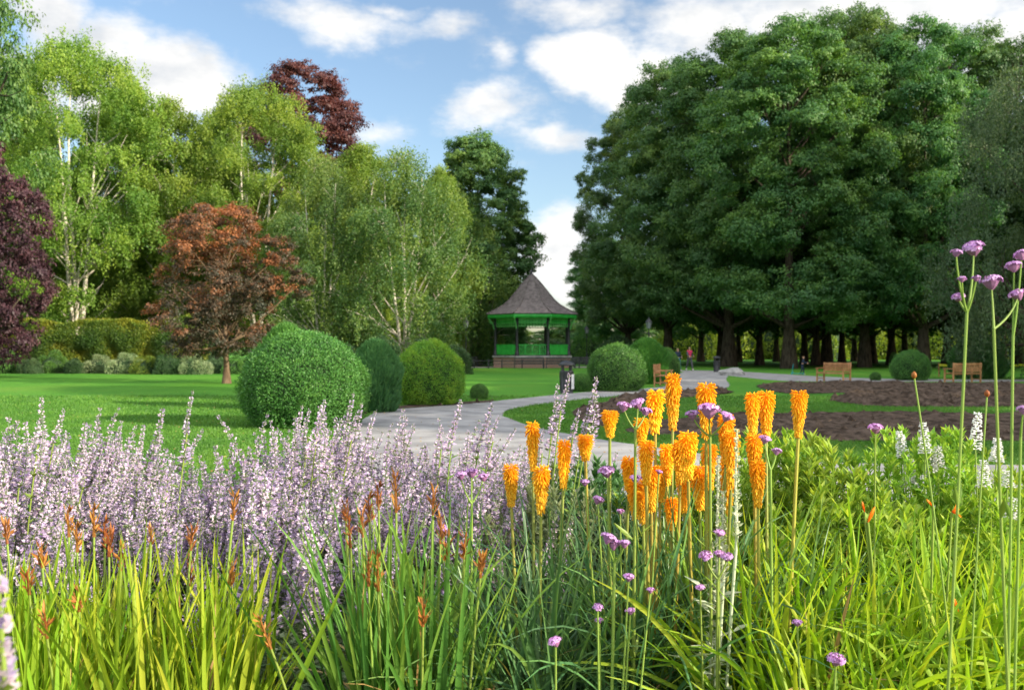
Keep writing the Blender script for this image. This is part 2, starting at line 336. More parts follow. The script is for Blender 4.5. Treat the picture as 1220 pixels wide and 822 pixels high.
for pts, h, res, sd in (
    ([(694, 505), (676, 492), (690, 486), (712, 482), (735, 474), (780, 468), (830, 467), (868, 465), (880, 468), (830, 473), (780, 478), (745, 486), (735, 500), (722, 512)], .22, .07, 1),
    ([(893, 459), (925, 457), (1000, 456), (1100, 457), (1330, 458), (1330, 467), (1060, 467), (1000, 468.5), (940, 470), (915, 466)], .17, .12, 2),
    ([(985, 477), (1015, 469.5), (1060, 469), (1180, 469), (1330, 469), (1330, 486), (1100, 485.5), (1040, 485), (1000, 480.5)], .34, .08, 3),
    ([(735, 512), (790, 503), (865, 496), (920, 492), (1000, 493), (1330, 496), (1330, 527), (1000, 527), (900, 523), (830, 518), (760, 520)], .16, .06, 4),
    ([(400, 503), (432, 489), (480, 483), (560, 478.5), (590, 476.5), (592, 479), (550, 482), (480, 487), (440, 491), (415, 506)], .06, .09, 5),
    ([(-60, 444.5), (100, 445), (300, 445.5), (310, 441), (300, 438), (-60, 438)], .10, .3, 6)):
    BEDS.append(soil('soil', pts, h, res, sd)[1])
# the border the photographer stands in
BORD = [(-4.2, .5), (4.2, .5), (4.6, 4.0), (4.0, 6.4), (1.0, 6.9), (-1.5, 7.2), (-4.4, 6.8), (-4.8, 3)]
def soil_here(poly): 
    global groundpoly
    gp = groundpoly; groundpoly = lambda p, it: chaikin(poly, it); r = soil('soil', [0], .09, .07, 8, edge=.3); groundpoly = gp; return r
BEDS.append(soil_here(BORD)[1])

# short grass blades on the nearer lawn
n = 600000
d = 1 / RNG.uniform(1 / 30., 1 / 9.0, n); px = RNG.uniform(-220, 1440, n); gx = X(px, d)
ok = ~inpoly(gx, d, PATH) & ~inpoly(gx, d, BRANCH)
for b in BEDS: ok &= ~inpoly(gx, d, b)
gx, d = gx[ok], d[ok]; n = len(gx); g = Geo()
pos = np.stack([gx, d, np.zeros(n)], -1); dr = np.stack([RNG.normal(0, .45, n), RNG.normal(0, .45, n), np.ones(n)], -1)
patch = np.array([mnoise.noise(Vector((a * .9, b * .5, 0))) for a, b in zip(gx, d)])
leaves(g, pos, dr, rdir(n), RNG.uniform(.025, .055, n) * (.7 + d / 30), .006 + d * .0005, np.clip(.45 + .5 * patch + RNG.normal(0, .2, n), 0, 1), 0, fold=False)
tag(g.build('grass', M_grass, smooth=False), kind='stuff', label='short mown grass of the park lawn', cat='grass')

n = 1500; px = RNG.uniform(-150, 1400, n); d = 1 / RNG.uniform(1 / 45., 1 / 9.5, n); g = Geo()
leaves(g, np.stack([X(px, d), d, np.full(n, .045)], -1), rdir(n) * np.array([1, 1, .15]), np.array([0, 0, 1.]) + rdir(n) * .4, RNG.uniform(.03, .06, n), .03, RNG.uniform(0, 1, n))
tag(g.build('fallen_leaves', M_dead, smooth=False), 'scattered small fallen leaves on the lawn and path', 'fallen leaves', kind='stuff')

# ------------------------------------------------------------------ trees
def make_crown(seed, H, R, zb, nclump, cr, sub, nl, leaf, mat, prof, kind='broad', lump=.25, trunk_r=.4, stems=1, limbs=24, barkmat=None, lean=0.0, fork=.12, topfrac=.8, low=1.0):
    """one tree, 0,0,0 at its foot: a trunk mesh with its limbs and a crown mesh of leaves"""
    global RNG
    keep = RNG; RNG = np.random.default_rng(seed)
    pts = []; tries = 0
    while len(pts) < nclump and tries < nclump * 60:
        tries += 1
        t = RNG.uniform(0, 1) ** low; az = RNG.uniform(0, 2 * PI)
        lm = 1 + lump * mnoise.noise(Vector((math.cos(az) * 1.3, math.sin(az) * 1.3, t * 3.2 + seed * 7.7))) * 2
        rad = prof(t) * R * lm * RNG.uniform(.25, 1) ** .45
        z = H * (zb + (1 - zb) * t)
        p = np.array([rad * math.cos(az) + lean * t, rad * math.sin(az), z])
        if all(np.linalg.norm((p - q) * np.array([1, 1, 1.25])) > cr * .85 for q in pts): pts.append(p)
    C = np.array(pts); ct = Geo(); axis = np.array([lean * .4, 0, H * (zb + (1 - zb) * .42)])
    out = nrm((C - axis) * np.array([1, 1, .75]))
    crs = cr * RNG.uniform(.65, 1.25, len(C))
    n = len(C)
    if kind in ('broad', 'small'):
        sd = rdir(n * sub).reshape(n, sub, 3) + out[:, None] * .55 + np.array([0, 0, .25]); sd = nrm(sd)
        sp = C[:, None] + sd * crs[:, None, None] * RNG.uniform(.45, 1.08, (n, sub, 1)) * np.array([1.1, 1.1, .75])
        ld = rdir(n * sub * nl).reshape(n, sub, nl, 3); sr = crs[:, None, None, None] * .40 * RNG.uniform(.15, 1.0, (n, sub, nl, 1))
        lp = sp[:, :, None] + ld * sr * np.array([1.15, 1.15, .6])
        nn = nrm(ld * .5 + sd[:, :, None] * .7 + np.array([0, 0, .55]) + rdir(n * sub * nl).reshape(n, sub, nl, 3) * .75)
        dd = np.cross(nn, rdir(n * sub * nl).reshape(n, sub, nl, 3)) + np.array([0, 0, -.3])
    else:  # hanging strands
        sd = rdir(n * sub).reshape(n, sub, 3) * np.array([1, 1, .7]) + out[:, None] * .35
        sp = C[:, None] + sd * crs[:, None, None] * RNG.uniform(.2, 1, (n, sub, 1))
        s = RNG.uniform(0, 1, (n, sub, nl, 1)); hang = crs[:, None, None, None] * RNG.uniform(.7, 2.0, (n, sub, 1, 1)) * (1.0 if kind == 'weep' else .55)
        sw = nrm(sd * np.array([1, 1, 0]) + 1e-6)[:, :, None] * hang * .28
        lp = sp[:, :, None] + sw * s + np.array([0, 0, -1.]) * hang * s ** 1.3 + RNG.normal(0, .11 + leaf * .4, (n, sub, nl, 3)) * (1.1 - s * .6)
        nn = nrm(rdir(n * sub * nl).reshape(n, sub, nl, 3) + sd[:, :, None] * .8 + np.array([0, 0, .3]))
        dd = np.array([0, 0, -1.]) + RNG.normal(0, .6, (n, sub, nl, 3))
    lp = lp.reshape(-1, 3); m = len(lp)
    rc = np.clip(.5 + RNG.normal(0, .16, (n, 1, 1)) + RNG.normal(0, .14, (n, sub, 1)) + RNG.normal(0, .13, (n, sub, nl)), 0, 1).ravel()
    hz = (lp[:, 2] / H - (.62 if mat.name == 'copper_leaf' else .5)) * .15; rc = np.clip(rc + hz * (6 if mat.name == 'copper_leaf' else 1), 0, 1)  # copper crown: coppery young growth plus painted sunlight, more orange upward
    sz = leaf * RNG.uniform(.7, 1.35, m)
    leaves(ct, lp, dd.reshape(-1, 3), nn.reshape(-1, 3), sz, sz * .68, rc, 0, fold=False)
    # trunk and limbs
    tg = Geo(); K = 9; s = np.linspace(0, 1, K); tops = []
    for k in range(stems):
        a = k * 2 * PI / max(stems, 1) + .6 + seed; sp_ = 0 if stems == 1 else R * .30
        bend = RNG.normal(0, .02 * H, 2)
        path = np.stack([math.cos(a) * (.12 * (stems > 1) + sp_ * s) + bend[0] * np.sin(s * 2.6) * s + lean * .8 * s, math.sin(a) * (.12 * (stems > 1) + sp_ * s) + bend[1] * np.sin(s * 3) * s, H * topfrac * s - .05], -1)
        rr = trunk_r * (1 - .9 * s) * (1 + .55 * np.exp(-s * 22)); tubes(tg, path, rr, 10, RNG.uniform(.3, .7)); tops.append(path)
    sel = RNG.permutation(n)[:limbs]
    for j in sel:
        c = C[j]; path = tops[np.argmin([np.hypot(*(pt[5, :2] - c[:2])) for pt in tops])]
        hz = np.hypot(*(c[:2])); z0 = max(H * fork, min(c[2] - hz * RNG.uniform(.5, 1.2), H * topfrac * .95)); f = z0 / (H * topfrac)
        b = np.array([np.interp(f, s, path[:, i]) for i in range(3)]); mid = b * .45 + c * .55 + np.array([0, 0, -.06 * hz]) + RNG.normal(0, .15, 3)
        u = np.linspace(0, 1, 6)[:, None]; pt = (1 - u) ** 2 * b + 2 * u * (1 - u) * mid + u ** 2 * c
        r0 = trunk_r * (1 - .85 * f) * .42; tubes(tg, pt, r0 * (1 - .85 * u[:, 0]) + .012, 6, RNG.uniform(.3, .7), cap=False)
        for q in range(3):
            e = c + rdir(1)[0] * cr * 1.1 + out[j] * .3; tubes(tg, [[pt[4], (pt[4] + e) / 2 + RNG.normal(0, .1, 3), e]], [[r0 * .3 + .01, r0 * .2 + .008, .006]], 4, .5, cap=False)
    nm = 'tree_mesh_%d' % seed
    res = dict(H=H, R=R, crown=ct.mesh(nm + '_crown', mat, smooth=False), trunk=tg.mesh(nm + '_trunk', barkmat or M_bark)); RNG = keep; return res

dome = lambda t: (max(0.0, 1 - (2 * abs(t - .42)) ** 2.2 / (1.16 ** 2.2 if t > .42 else .84 ** 2.2) * (1 if t > .42 else .45))) ** .5 if t < 1 else .1
oval = lambda t: max(.08, math.sin(PI * min(1, max(0, t * .88 + .08)))) ** .7
egg = lambda t: max(.10, math.sin(PI * (t * .86 + .12) ** .8)) ** .8
umb = lambda t: max(.12, (1 - t ** 2.2)) ** .55 * (.65 + .5 * t)
broad_col = lambda t: (.78 + .22 * math.sin(PI * min(1, t * 1.4))) * (1 - max(0, (t - .55) / .45) ** 2.3) ** .55 if t < 1 else .05

V = {}
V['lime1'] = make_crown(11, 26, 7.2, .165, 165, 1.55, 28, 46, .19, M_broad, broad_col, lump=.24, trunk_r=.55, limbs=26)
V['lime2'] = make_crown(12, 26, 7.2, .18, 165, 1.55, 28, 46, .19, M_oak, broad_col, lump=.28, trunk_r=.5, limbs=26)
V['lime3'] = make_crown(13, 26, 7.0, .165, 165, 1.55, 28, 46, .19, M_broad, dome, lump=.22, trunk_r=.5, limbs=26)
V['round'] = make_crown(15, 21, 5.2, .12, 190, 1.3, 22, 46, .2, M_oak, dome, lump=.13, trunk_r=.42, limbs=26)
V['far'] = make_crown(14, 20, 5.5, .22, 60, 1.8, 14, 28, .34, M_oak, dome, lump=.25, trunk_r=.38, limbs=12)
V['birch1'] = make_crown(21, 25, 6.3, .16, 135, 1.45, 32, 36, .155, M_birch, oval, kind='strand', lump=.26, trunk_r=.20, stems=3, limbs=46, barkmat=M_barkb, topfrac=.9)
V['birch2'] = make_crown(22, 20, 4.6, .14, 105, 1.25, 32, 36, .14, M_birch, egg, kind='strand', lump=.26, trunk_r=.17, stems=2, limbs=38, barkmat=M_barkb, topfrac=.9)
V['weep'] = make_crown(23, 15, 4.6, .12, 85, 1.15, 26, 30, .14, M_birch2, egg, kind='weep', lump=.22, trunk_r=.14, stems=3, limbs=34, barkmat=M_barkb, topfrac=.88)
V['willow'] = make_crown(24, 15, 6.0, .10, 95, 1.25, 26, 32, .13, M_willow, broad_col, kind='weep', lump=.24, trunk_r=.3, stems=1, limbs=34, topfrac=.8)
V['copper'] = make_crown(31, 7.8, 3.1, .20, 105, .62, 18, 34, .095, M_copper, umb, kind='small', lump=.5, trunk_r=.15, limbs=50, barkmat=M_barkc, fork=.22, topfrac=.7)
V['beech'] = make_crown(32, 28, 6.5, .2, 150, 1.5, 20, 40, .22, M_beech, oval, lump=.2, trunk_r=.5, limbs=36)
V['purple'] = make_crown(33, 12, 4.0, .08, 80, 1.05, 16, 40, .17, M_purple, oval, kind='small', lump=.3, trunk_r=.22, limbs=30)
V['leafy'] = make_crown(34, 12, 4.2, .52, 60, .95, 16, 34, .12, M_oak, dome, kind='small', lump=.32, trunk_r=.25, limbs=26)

def place(var, px, d, top, width, label, cat='tree', name='tree', group=None, rz=None, base=0.0):
    v = V[var]; H = Z(top, d) - base; R = width / 2 / F * d
    sx = R / v['R']; sz = H / v['H']
    e = empty(name, (X(px, d), d, base), RNG.uniform(0, 6.28) if rz is None else rz, label, cat, group, (sx, sx, sz))
    inst('trunk', v['trunk'], e); inst('crown', v['crown'], e); return e

RW = 'tall broadleaf trees of the avenue on the right'
place('lime3', 722, 128, 288, 92, 'small dark tree just right of the bandstand, lowest of the right hand trees', name='broadleaf_tree', group=RW)
place('lime2', 748, 106, 140, 112, 'dark green tree whose upright crown ends the right hand wood beside the open sky', name='broadleaf_tree', group=RW)
place('lime2', 796, 92, 88, 160, 'yellowish green tree between the sky gap and the tallest front trees', name='broadleaf_tree', group=RW)
place('lime1', 868, 84, 50, 190, 'billowing dark tree that hangs low over the plaza behind the walkers', name='broadleaf_tree', group=RW)
place('lime3', 940, 75, 40, 205, 'tallest broad green tree at the front of the right hand wood', name='broadleaf_tree', group=RW, rz=3.9)
place('lime2', 1030, 80, 26, 172, 'broad tree with sunlit top rising behind the wooden bench by the path', name='broadleaf_tree', group=RW)
place('lime1', 1100, 76, 34, 165, 'big dark tree with a thick trunk behind the right clipped ball', name='broadleaf_tree', group=RW)
place('lime2', 985, 92, 32, 160, 'upright crown wedged between the two tallest trees of the right hand wood', name='broadleaf_tree', group=RW)
place('lime2', 1160, 86, 48, 165, 'sunlit bright green crown at the upper right of the wood', name='broadleaf_tree', group=RW)
place('willow', 1238, 46, 78, 205, 'grey green drooping tree at the right edge of the photo', name='weeping_tree')
place('lime3', 1232, 84, 58, 170, 'dark tree behind the drooping grey green tree at the right edge', name='broadleaf_tree', group=RW)
# the wood behind them: trunks one can tell apart between y 370 and 440
wood = [(858, 98), (880, 112), (905, 92), (925, 118), (958, 96), (985, 108), (972, 90), (1003, 98), (1018, 121), (1040, 104), (1062, 92), (1078, 116), (1128, 94), (1142, 110), (1172, 96), (1196, 118), (1214, 90), (1240, 104), (1290, 92), (1330, 110), (835, 118), (1370, 88), (1420, 100)]
for i, (px, d) in enumerate(wood):
    v = V['far']; e = empty('woodland_tree', (X(px, d), d, 0), RNG.uniform(0, 6), 'slim woodland tree standing in the shade of the wood behind the front row', 'tree', 'trees in the shade of the wood', (RNG.uniform(.85, 1.1),) * 2 + (RNG.uniform(.95, 1.2),))
    inst('trunk', v['trunk'], e); inst('crown', v['crown'], e)
# trees to the right of the frame whose shade lies over the lawn
for i, (x, y, h, r) in enumerate([(38, 1, 17, 5), (36, 10, 20, 5.5), (40, 19, 16, 4.5), (41, 29, 21, 6), (47, 43, 24, 7), (56, 33, 22, 6.5), (44, 58, 25, 7.5), (60, 52, 24, 7), (70, 40, 23, 7), (54, 72, 26, 8), (66, 84, 26, 8), (74, 62, 25, 8)]):
    v = V['lime3' if i % 2 else 'lime1']; e = empty('broadleaf_tree', (x, y, 0), i * 1.3, 'park tree beyond the right edge of the photo shading the lawn', 'tree', 'park trees to the right of the view', (r / v['R'], r / v['R'], h / v['H']))
    inst('trunk', v['trunk'], e); inst('crown', v['crown'], e)

# left side
LB = 'birches behind the long border on the left'
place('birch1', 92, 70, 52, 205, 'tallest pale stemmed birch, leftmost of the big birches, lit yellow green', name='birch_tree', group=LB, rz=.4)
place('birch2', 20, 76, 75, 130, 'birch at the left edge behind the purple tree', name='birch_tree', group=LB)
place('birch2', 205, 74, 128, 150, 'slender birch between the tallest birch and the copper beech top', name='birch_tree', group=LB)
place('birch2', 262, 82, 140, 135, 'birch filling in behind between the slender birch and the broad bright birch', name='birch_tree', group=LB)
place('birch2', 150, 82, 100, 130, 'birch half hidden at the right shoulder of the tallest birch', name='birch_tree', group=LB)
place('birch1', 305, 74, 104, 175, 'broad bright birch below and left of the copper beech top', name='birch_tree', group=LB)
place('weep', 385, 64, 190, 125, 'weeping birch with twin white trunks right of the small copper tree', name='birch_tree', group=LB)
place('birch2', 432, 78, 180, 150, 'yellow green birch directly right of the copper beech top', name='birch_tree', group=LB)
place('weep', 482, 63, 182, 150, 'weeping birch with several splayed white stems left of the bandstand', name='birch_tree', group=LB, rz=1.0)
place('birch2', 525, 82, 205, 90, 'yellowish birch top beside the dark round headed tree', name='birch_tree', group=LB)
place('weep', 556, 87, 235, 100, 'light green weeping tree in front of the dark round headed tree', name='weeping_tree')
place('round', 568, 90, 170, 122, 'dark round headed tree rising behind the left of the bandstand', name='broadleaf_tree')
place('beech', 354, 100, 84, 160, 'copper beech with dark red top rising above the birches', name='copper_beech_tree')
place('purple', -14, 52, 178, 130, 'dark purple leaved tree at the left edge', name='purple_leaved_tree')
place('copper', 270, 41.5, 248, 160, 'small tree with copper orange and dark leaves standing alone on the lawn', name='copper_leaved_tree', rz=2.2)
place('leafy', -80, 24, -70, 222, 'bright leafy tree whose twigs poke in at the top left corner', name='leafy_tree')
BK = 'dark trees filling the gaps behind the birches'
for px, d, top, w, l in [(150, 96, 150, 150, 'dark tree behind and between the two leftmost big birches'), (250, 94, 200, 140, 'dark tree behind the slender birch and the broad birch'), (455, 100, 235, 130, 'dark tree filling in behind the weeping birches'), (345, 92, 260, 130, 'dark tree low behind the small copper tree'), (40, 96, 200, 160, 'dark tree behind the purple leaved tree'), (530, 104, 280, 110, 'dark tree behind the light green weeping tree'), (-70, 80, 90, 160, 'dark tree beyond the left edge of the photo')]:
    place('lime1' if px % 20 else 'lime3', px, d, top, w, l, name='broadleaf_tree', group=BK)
DT = 'distant trees closing the view beyond the park'
for i, (px, d, top, w) in enumerate([(560, 165, 385, 70), (600, 170, 392, 60), (640, 175, 396, 60), (672, 165, 386, 50), (700, 160, 372, 60), (735, 170, 366, 70), (480, 160, 340, 90), (400, 160, 330, 90), (320, 160, 330, 90), (230, 165, 330, 100), (140, 165, 330, 100), (50, 165, 330, 100), (-40, 165, 330, 100), (780, 190, 360, 80), (830, 190, 355, 90), (900, 195, 360, 110), (975, 185, 355, 110), (1050, 195, 358, 110), (1130, 190, 355, 110), (1200, 195, 360, 110), (1280, 190, 360, 110)]):
    v = V['far']; H = Z(top, d); R = w / 2 / F * d * 1.2
    e = empty('distant_tree', (X(px, d), d, -H * .18), i, 'far green tree in the tree line closing the view', 'tree', DT, (R / v['R'], R / v['R'], H * 1.18 / v['H']))
    inst('trunk', v['trunk'], e); inst('crown', v['crown'], e)

# ------------------------------------------------------------------ clipped bushes, shrubs, hedge
def ball(seed, n, leaf, mat, flat=.92, rough=.035, shell=.05, squash=.18):
    g = Geo(); d = rdir(n); th = d.copy()
    bump = np.array([mnoise.noise(Vector(tuple(a * 2.4)) + Vector((seed, 0, 0))) * .7 + mnoise.noise(Vector(tuple(a * 7)) + Vector((seed, 5, 0))) * .3 for a in d])
    r = 1 + rough * bump * 2 + RNG.normal(0, 1, n) * shell * .5 - np.abs(RNG.normal(0, shell, n))
    p = d * r[:, None] * np.array([1, 1, flat]); lo = p[:, 2] < -.55; p[lo, 2] = -.55 - (-.55 - p[lo, 2]) * squash
    p[:, 2] += .55 + (.45 * squash)
    nn = nrm(d + rdir(n) * .75); dd = d * .7 + rdir(n) * .9 + np.array([0, 0, .35])
    leaves(g, p, dd, nn, leaf * RNG.uniform(.7, 1.4, n), leaf * .6, np.clip(.5 + bump * .5 + RNG.normal(0, .2, n), 0, 1), 0, fold=False)
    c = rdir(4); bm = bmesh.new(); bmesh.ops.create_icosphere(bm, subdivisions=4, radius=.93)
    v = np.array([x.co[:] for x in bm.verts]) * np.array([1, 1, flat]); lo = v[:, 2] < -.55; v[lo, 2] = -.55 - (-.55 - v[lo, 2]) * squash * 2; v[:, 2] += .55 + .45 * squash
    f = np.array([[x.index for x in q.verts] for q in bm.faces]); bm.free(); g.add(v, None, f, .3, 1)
    return g.mesh('clipped_ball', [mat, M_core], smooth=False)
B_big = ball(1, 95000, .032, M_box, rough=.055, shell=.06); B_mid = ball(5, 62000, .036, M_boxlit, rough=.06, shell=.06); B_small = ball(9, 28000, .048, M_box, rough=.06, shell=.065); B_yew = ball(12, 26000, .055, M_yew)
HB = .55 + .92 + .08
def putball(mesh, px, top, bot, w, d, label, name='clipped_bush', group=None, cat='bush'):
    R = w / 2 / F * d; H = Z(top, d) - .0
    o = inst(name, mesh, None, (X(px, d), d, -.02), (0, 0, RNG.uniform(0, 6)), (R, R, H / (HB - .03))); return tag(o, label, cat, group)
GB = 'clipped round bushes along the paths'
putball(B_big, 363, 398, 512, 147, 18.2, 'largest clipped green ball bush, left of the path', group=GB)
putball(B_mid, 512, 408, 483, 82, 25.5, 'clipped ball bush with golden sun tone put into its leaf colour, beside the path bend', group=GB)
putball(B_small, 735, 411, 467, 69, 34, 'clipped green ball bush nearest left of the side-on bench', group=GB)
putball(B_small, 793, 416, 457, 34, 43, 'rounded green bush directly behind the side-on bench', group=GB)
putball(B_small, 1085, 418, 454, 44, 46, 'clipped ball bush standing alone on the right lawn', group=GB)
putball(B_small, 571, 457, 476, 22, 28, 'tiny low clipped bush on the lawn right of the golden ball', group=GB)
putball(B_small, 692, 445, 468, 26, 33.5, 'small low bush tucked between the litter bin and the clipped ball', group=GB)
putball(B_small, 1043, 443, 454, 13, 45.5, 'tiny dark bush left of the lone ball bush on the right', group=GB)
tag(putball(B_small, 1065, 420, 432, 10, 80, 'small reddish shrub far off among the trunks', name='shrub'), group=None)
bpy.data.objects[-1] if False else None

def feathery(seed, n, h, r, mat, L=.16, egg_=.75):
    g = Geo(); t = RNG.uniform(0, 1, n) ** .85; az = RNG.uniform(0, 2 * PI, n)
    lum = np.array([1 + .35 * mnoise.noise(Vector((math.cos(a) * 1.6, math.sin(a) * 1.6, b * 3 + seed))) for a, b in zip(az, t)])
    rad = r * lum * np.sin(np.clip((t * egg_ + (1 - egg_)) * PI, 0, PI)) ** .6 * RNG.uniform(.6, 1, n) ** .35
    p = np.stack([rad * np.cos(az), rad * np.sin(az), h * t * .97], -1)
    up = np.stack([np.cos(az) * .5, np.sin(az) * .5, np.ones(n)], -1) + rdir(n) * .45
    leaves(g, p, up, nrm(np.stack([np.cos(az), np.sin(az), .3 + az * 0], -1) + rdir(n) * .7), L * RNG.uniform(.6, 1.5, n), L * .22, np.clip(.35 + .3 * t + RNG.normal(0, .18, n), 0, 1), 0, fold=False)
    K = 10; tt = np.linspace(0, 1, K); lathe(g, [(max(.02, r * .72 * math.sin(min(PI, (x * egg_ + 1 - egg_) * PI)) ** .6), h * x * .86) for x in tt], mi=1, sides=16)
    return g.mesh('feathery_shrub', [mat, M_core], smooth=False)
FE = feathery(3, 30000, 1.0, .5, M_yew, .13, .78); FE2 = feathery(8, 30000, 1.0, .5, M_box, .13, .8)
def putf(mesh, px, top, w, d, label, name='upright_shrub'):
    H = Z(top, d); W = w / F * d; return tag(inst(name, mesh, None, (X(px, d), d, -.03), (0, 0, RNG.uniform(0, 6)), (W, W, H * 1.0)), label, 'shrub')
putf(FE, 447, 411, 58, 22.5, 'feathery upright yew bush between the two big balls on the left')
putf(FE2, 341, 394, 66, 23.5, 'feathery light green bush sticking up behind the largest ball')
putf(FE2, 770, 407, 50, 41, 'feathery bush peeping up behind the ball near the side-on bench')
putf(FE, 1166, 402, 58, 49, 'rounded dark conifer behind the yellow barrier tape')

def shrubmesh(seed, mat, n=14000, leaf=.06, flat=.85, lump=.5):
    g = Geo(); nc = 26; c = rdir(nc) * RNG.uniform(.3, .75, (nc, 1)); c[:, 2] = np.abs(c[:, 2]) * flat * 1.3
    k = RNG.integers(0, nc, n); d = nrm(rdir(n) + nrm(c[k]) * .4 + np.array([0, 0, .2])); cr = RNG.uniform(.2, .42, nc)
    p = c[k] + d * (cr[k] * RNG.uniform(.7, 1.08, n))[:, None]; p[:, 2] = np.abs(p[:, 2])
    cc = RNG.normal(0, .15, nc)
    leaves(g, p, d + rdir(n) + np.array([0, 0, .3]), nrm(d + rdir(n) * .8), leaf * RNG.uniform(.6, 1.4, n), leaf * .55, np.clip(.5 + cc[k] + RNG.normal(0, .2, n), 0, 1), 0, fold=False)
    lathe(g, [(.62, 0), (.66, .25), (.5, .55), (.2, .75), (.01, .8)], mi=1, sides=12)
    return g.mesh('shrub_mesh', [mat, M_core], smooth=False)
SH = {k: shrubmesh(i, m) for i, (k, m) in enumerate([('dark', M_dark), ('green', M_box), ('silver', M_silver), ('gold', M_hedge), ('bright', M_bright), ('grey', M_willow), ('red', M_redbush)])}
def puts(kind, px, top, w, d, label, group=None, name='shrub'):
    H = Z(top, d); W = w / 2 / F * d
    return tag(inst(name, SH[kind], None, (X(px, d), d, -.02), (0, 0, RNG.uniform(0, 6)), (W, W, H / 1.02)), label, 'shrub', group)
bo = 'shrubs of the long border on the left'
names = [('dark', -22, 416, 60, 'dark border shrub beyond the left edge'), ('green', 12, 420, 44, 'fresh green border shrub below the purple tree'), ('grey', 38, 425, 34, 'grey green low shrub, second from the left in the border'),
 ('green', 62, 419, 46, 'fuller green shrub under the yellow hedge, left part of the border'), ('dark', 88, 426, 34, 'round dark green shrub in the left border'), ('silver', 118, 421, 44, 'pale silvery shrub right of the round dark border shrub'),
 ('silver', 150, 419, 52, 'widest silvery variegated shrub of the border'), ('gold', 176, 423, 40, 'olive shrub beside the widest silvery shrub'), ('dark', 203, 419, 40, 'dark shrub left of the small copper tree'),
 ('silver', 231, 421, 44, 'silvery shrub with pale flowers just left of the copper tree trunk'), ('grey', 256, 424, 34, 'grey green shrub behind the copper tree trunk'), ('green', 282, 425, 40, 'green shrub just right of the copper tree trunk'),
 ('dark', 312, 417, 50, 'dark shrub left of the largest ball bush'), ('dark', 400, 405, 60, 'dark shrub behind the twin white birch trunks'), ('dark', 455, 399, 60, 'dark shrub behind the feathery yew bush'), ('dark', 500, 403, 60, 'dark shrub under the splayed birch stems'), ('dark', 540, 410, 50, 'dark shrub left of the bandstand lamp')]
for k, px, top, w, l in names: puts(k, px, top, w, 57 + (px % 7) * .5, l, bo)
puts('bright', 403, 380, 40, 66, 'yellow sunlit shrub right of the twin white birch trunks', bo)
puts('bright', 228, 383, 46, 66, 'yellow green shrub at the hedge end left of the copper tree', bo)
# sunlit glade shrubs seen between the trunks
for i, px in enumerate([820, 870, 925, 975, 1030, 1085, 1140, 1200, 1260]):
    puts('bright', px, 352 + (i * 37 % 20), 90, 142 + (i % 3) * 5, 'sunlit yellow green shrub glowing far beyond the wood', 'sunlit shrubs beyond the wood', name='shrub')
# low shrubs round the back of the bandstand
for px, top, w, d, k, l in [(560, 405, 60, 98, 'dark', 'dark shrub behind the left bandstand column'), (610, 402, 70, 110, 'green', 'green shrub seen through the bandstand, left'), (665, 400, 70, 112, 'grey', 'grey green shrub seen through the bandstand, right'), (700, 395, 60, 100, 'green', 'green shrub right of the bandstand'), (735, 398, 60, 92, 'dark', 'dark shrub behind the clipped ball near the bench')]: puts(k, px, top, w, d, l)

# hedge
g = Geo(); n = 90000; hx0, hx1, hy, hw, hh = X(-80, 62), X(252, 62), 62.0, 1.6, 3.35
u = RNG.uniform(0, 1, n); face = RNG.uniform(0, 1, n); x = hx0 + u * (hx1 - hx0)
f = face < .62; zz = np.where(f, RNG.uniform(0, 1, n), 1.0); yy = np.where(f, -1.0, RNG.uniform(-1, 1, n))
b = np.array([mnoise.noise(Vector((a * .8, c * 3, q * 1.5))) for a, c, q in zip(x, zz, yy)]); top = np.array([mnoise.noise(Vector((a * .35, 0, 4))) for a in x])
p = np.stack([x, hy + yy * hw / 2 + b * .5 - .1, zz * (hh + top * .8) + b * .4], -1)
nn = np.where(f[:, None], np.array([0, -1, .3]), np.array([0, -.1, 1.])) + rdir(n) * .8
leaves(g, p, rdir(n) + np.array([0, -.5, .2]), nrm(nn), .13 * RNG.uniform(.6, 1.4, n), .07, np.clip(.32 + b * .8 + zz * .22 + RNG.normal(0, .17, n), 0, 1), 0, fold=False)  # leaf tone yellows toward the top, sunlight put into the colour
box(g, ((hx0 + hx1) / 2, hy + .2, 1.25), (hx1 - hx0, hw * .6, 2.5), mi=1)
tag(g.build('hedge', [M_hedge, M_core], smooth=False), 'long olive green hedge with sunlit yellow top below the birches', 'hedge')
# ------------------------------------------------------------------ bandstand
def shingles():
    m, nt, out = newmat('roof_shingles'); L = nt.links.new
    tc = N_(nt, 'ShaderNodeTexCoord'); sp = N_(nt, 'ShaderNodeSeparateXYZ'); L(tc.outputs['Object'], sp.inputs[0])
    n1 = N_(nt, 'ShaderNodeTexNoise'); n1.inputs['Scale'].default_value = 4; n1.inputs['Detail'].default_value = 8; L(tc.outputs['Object'], n1.inputs[0])
    c = ramp(nt, n1.outputs[0], [(.35, (.10, .085, .085)), (.65, (.19, .165, .16))])
    wv = N_(nt, 'ShaderNodeTexWave', wave_type='BANDS', bands_direction='Z', wave_profile='SAW'); wv.inputs['Scale'].default_value = 1.6; wv.inputs['Distortion'].default_value = .4; wv.inputs['Detail'].default_value = 2; wv.inputs['Detail Scale'].default_value = 6
    L(tc.outputs['Object'], wv.inputs[0]); bp = N_(nt, 'ShaderNodeBump'); bp.inputs['Strength'].default_value = .8; bp.inputs['Distance'].default_value = .03; L(wv.outputs['Fac'], bp.inputs['Height'])
    p = N_(nt, 'ShaderNodeBsdfPrincipled'); p.inputs['Roughness'].default_value = .85; p.inputs['Specular IOR Level'].default_value = .2; L(c, p.inputs['Base Color']); L(bp.outputs[0], p.inputs['Normal']); L(p.outputs[0], out.inputs[0]); return m
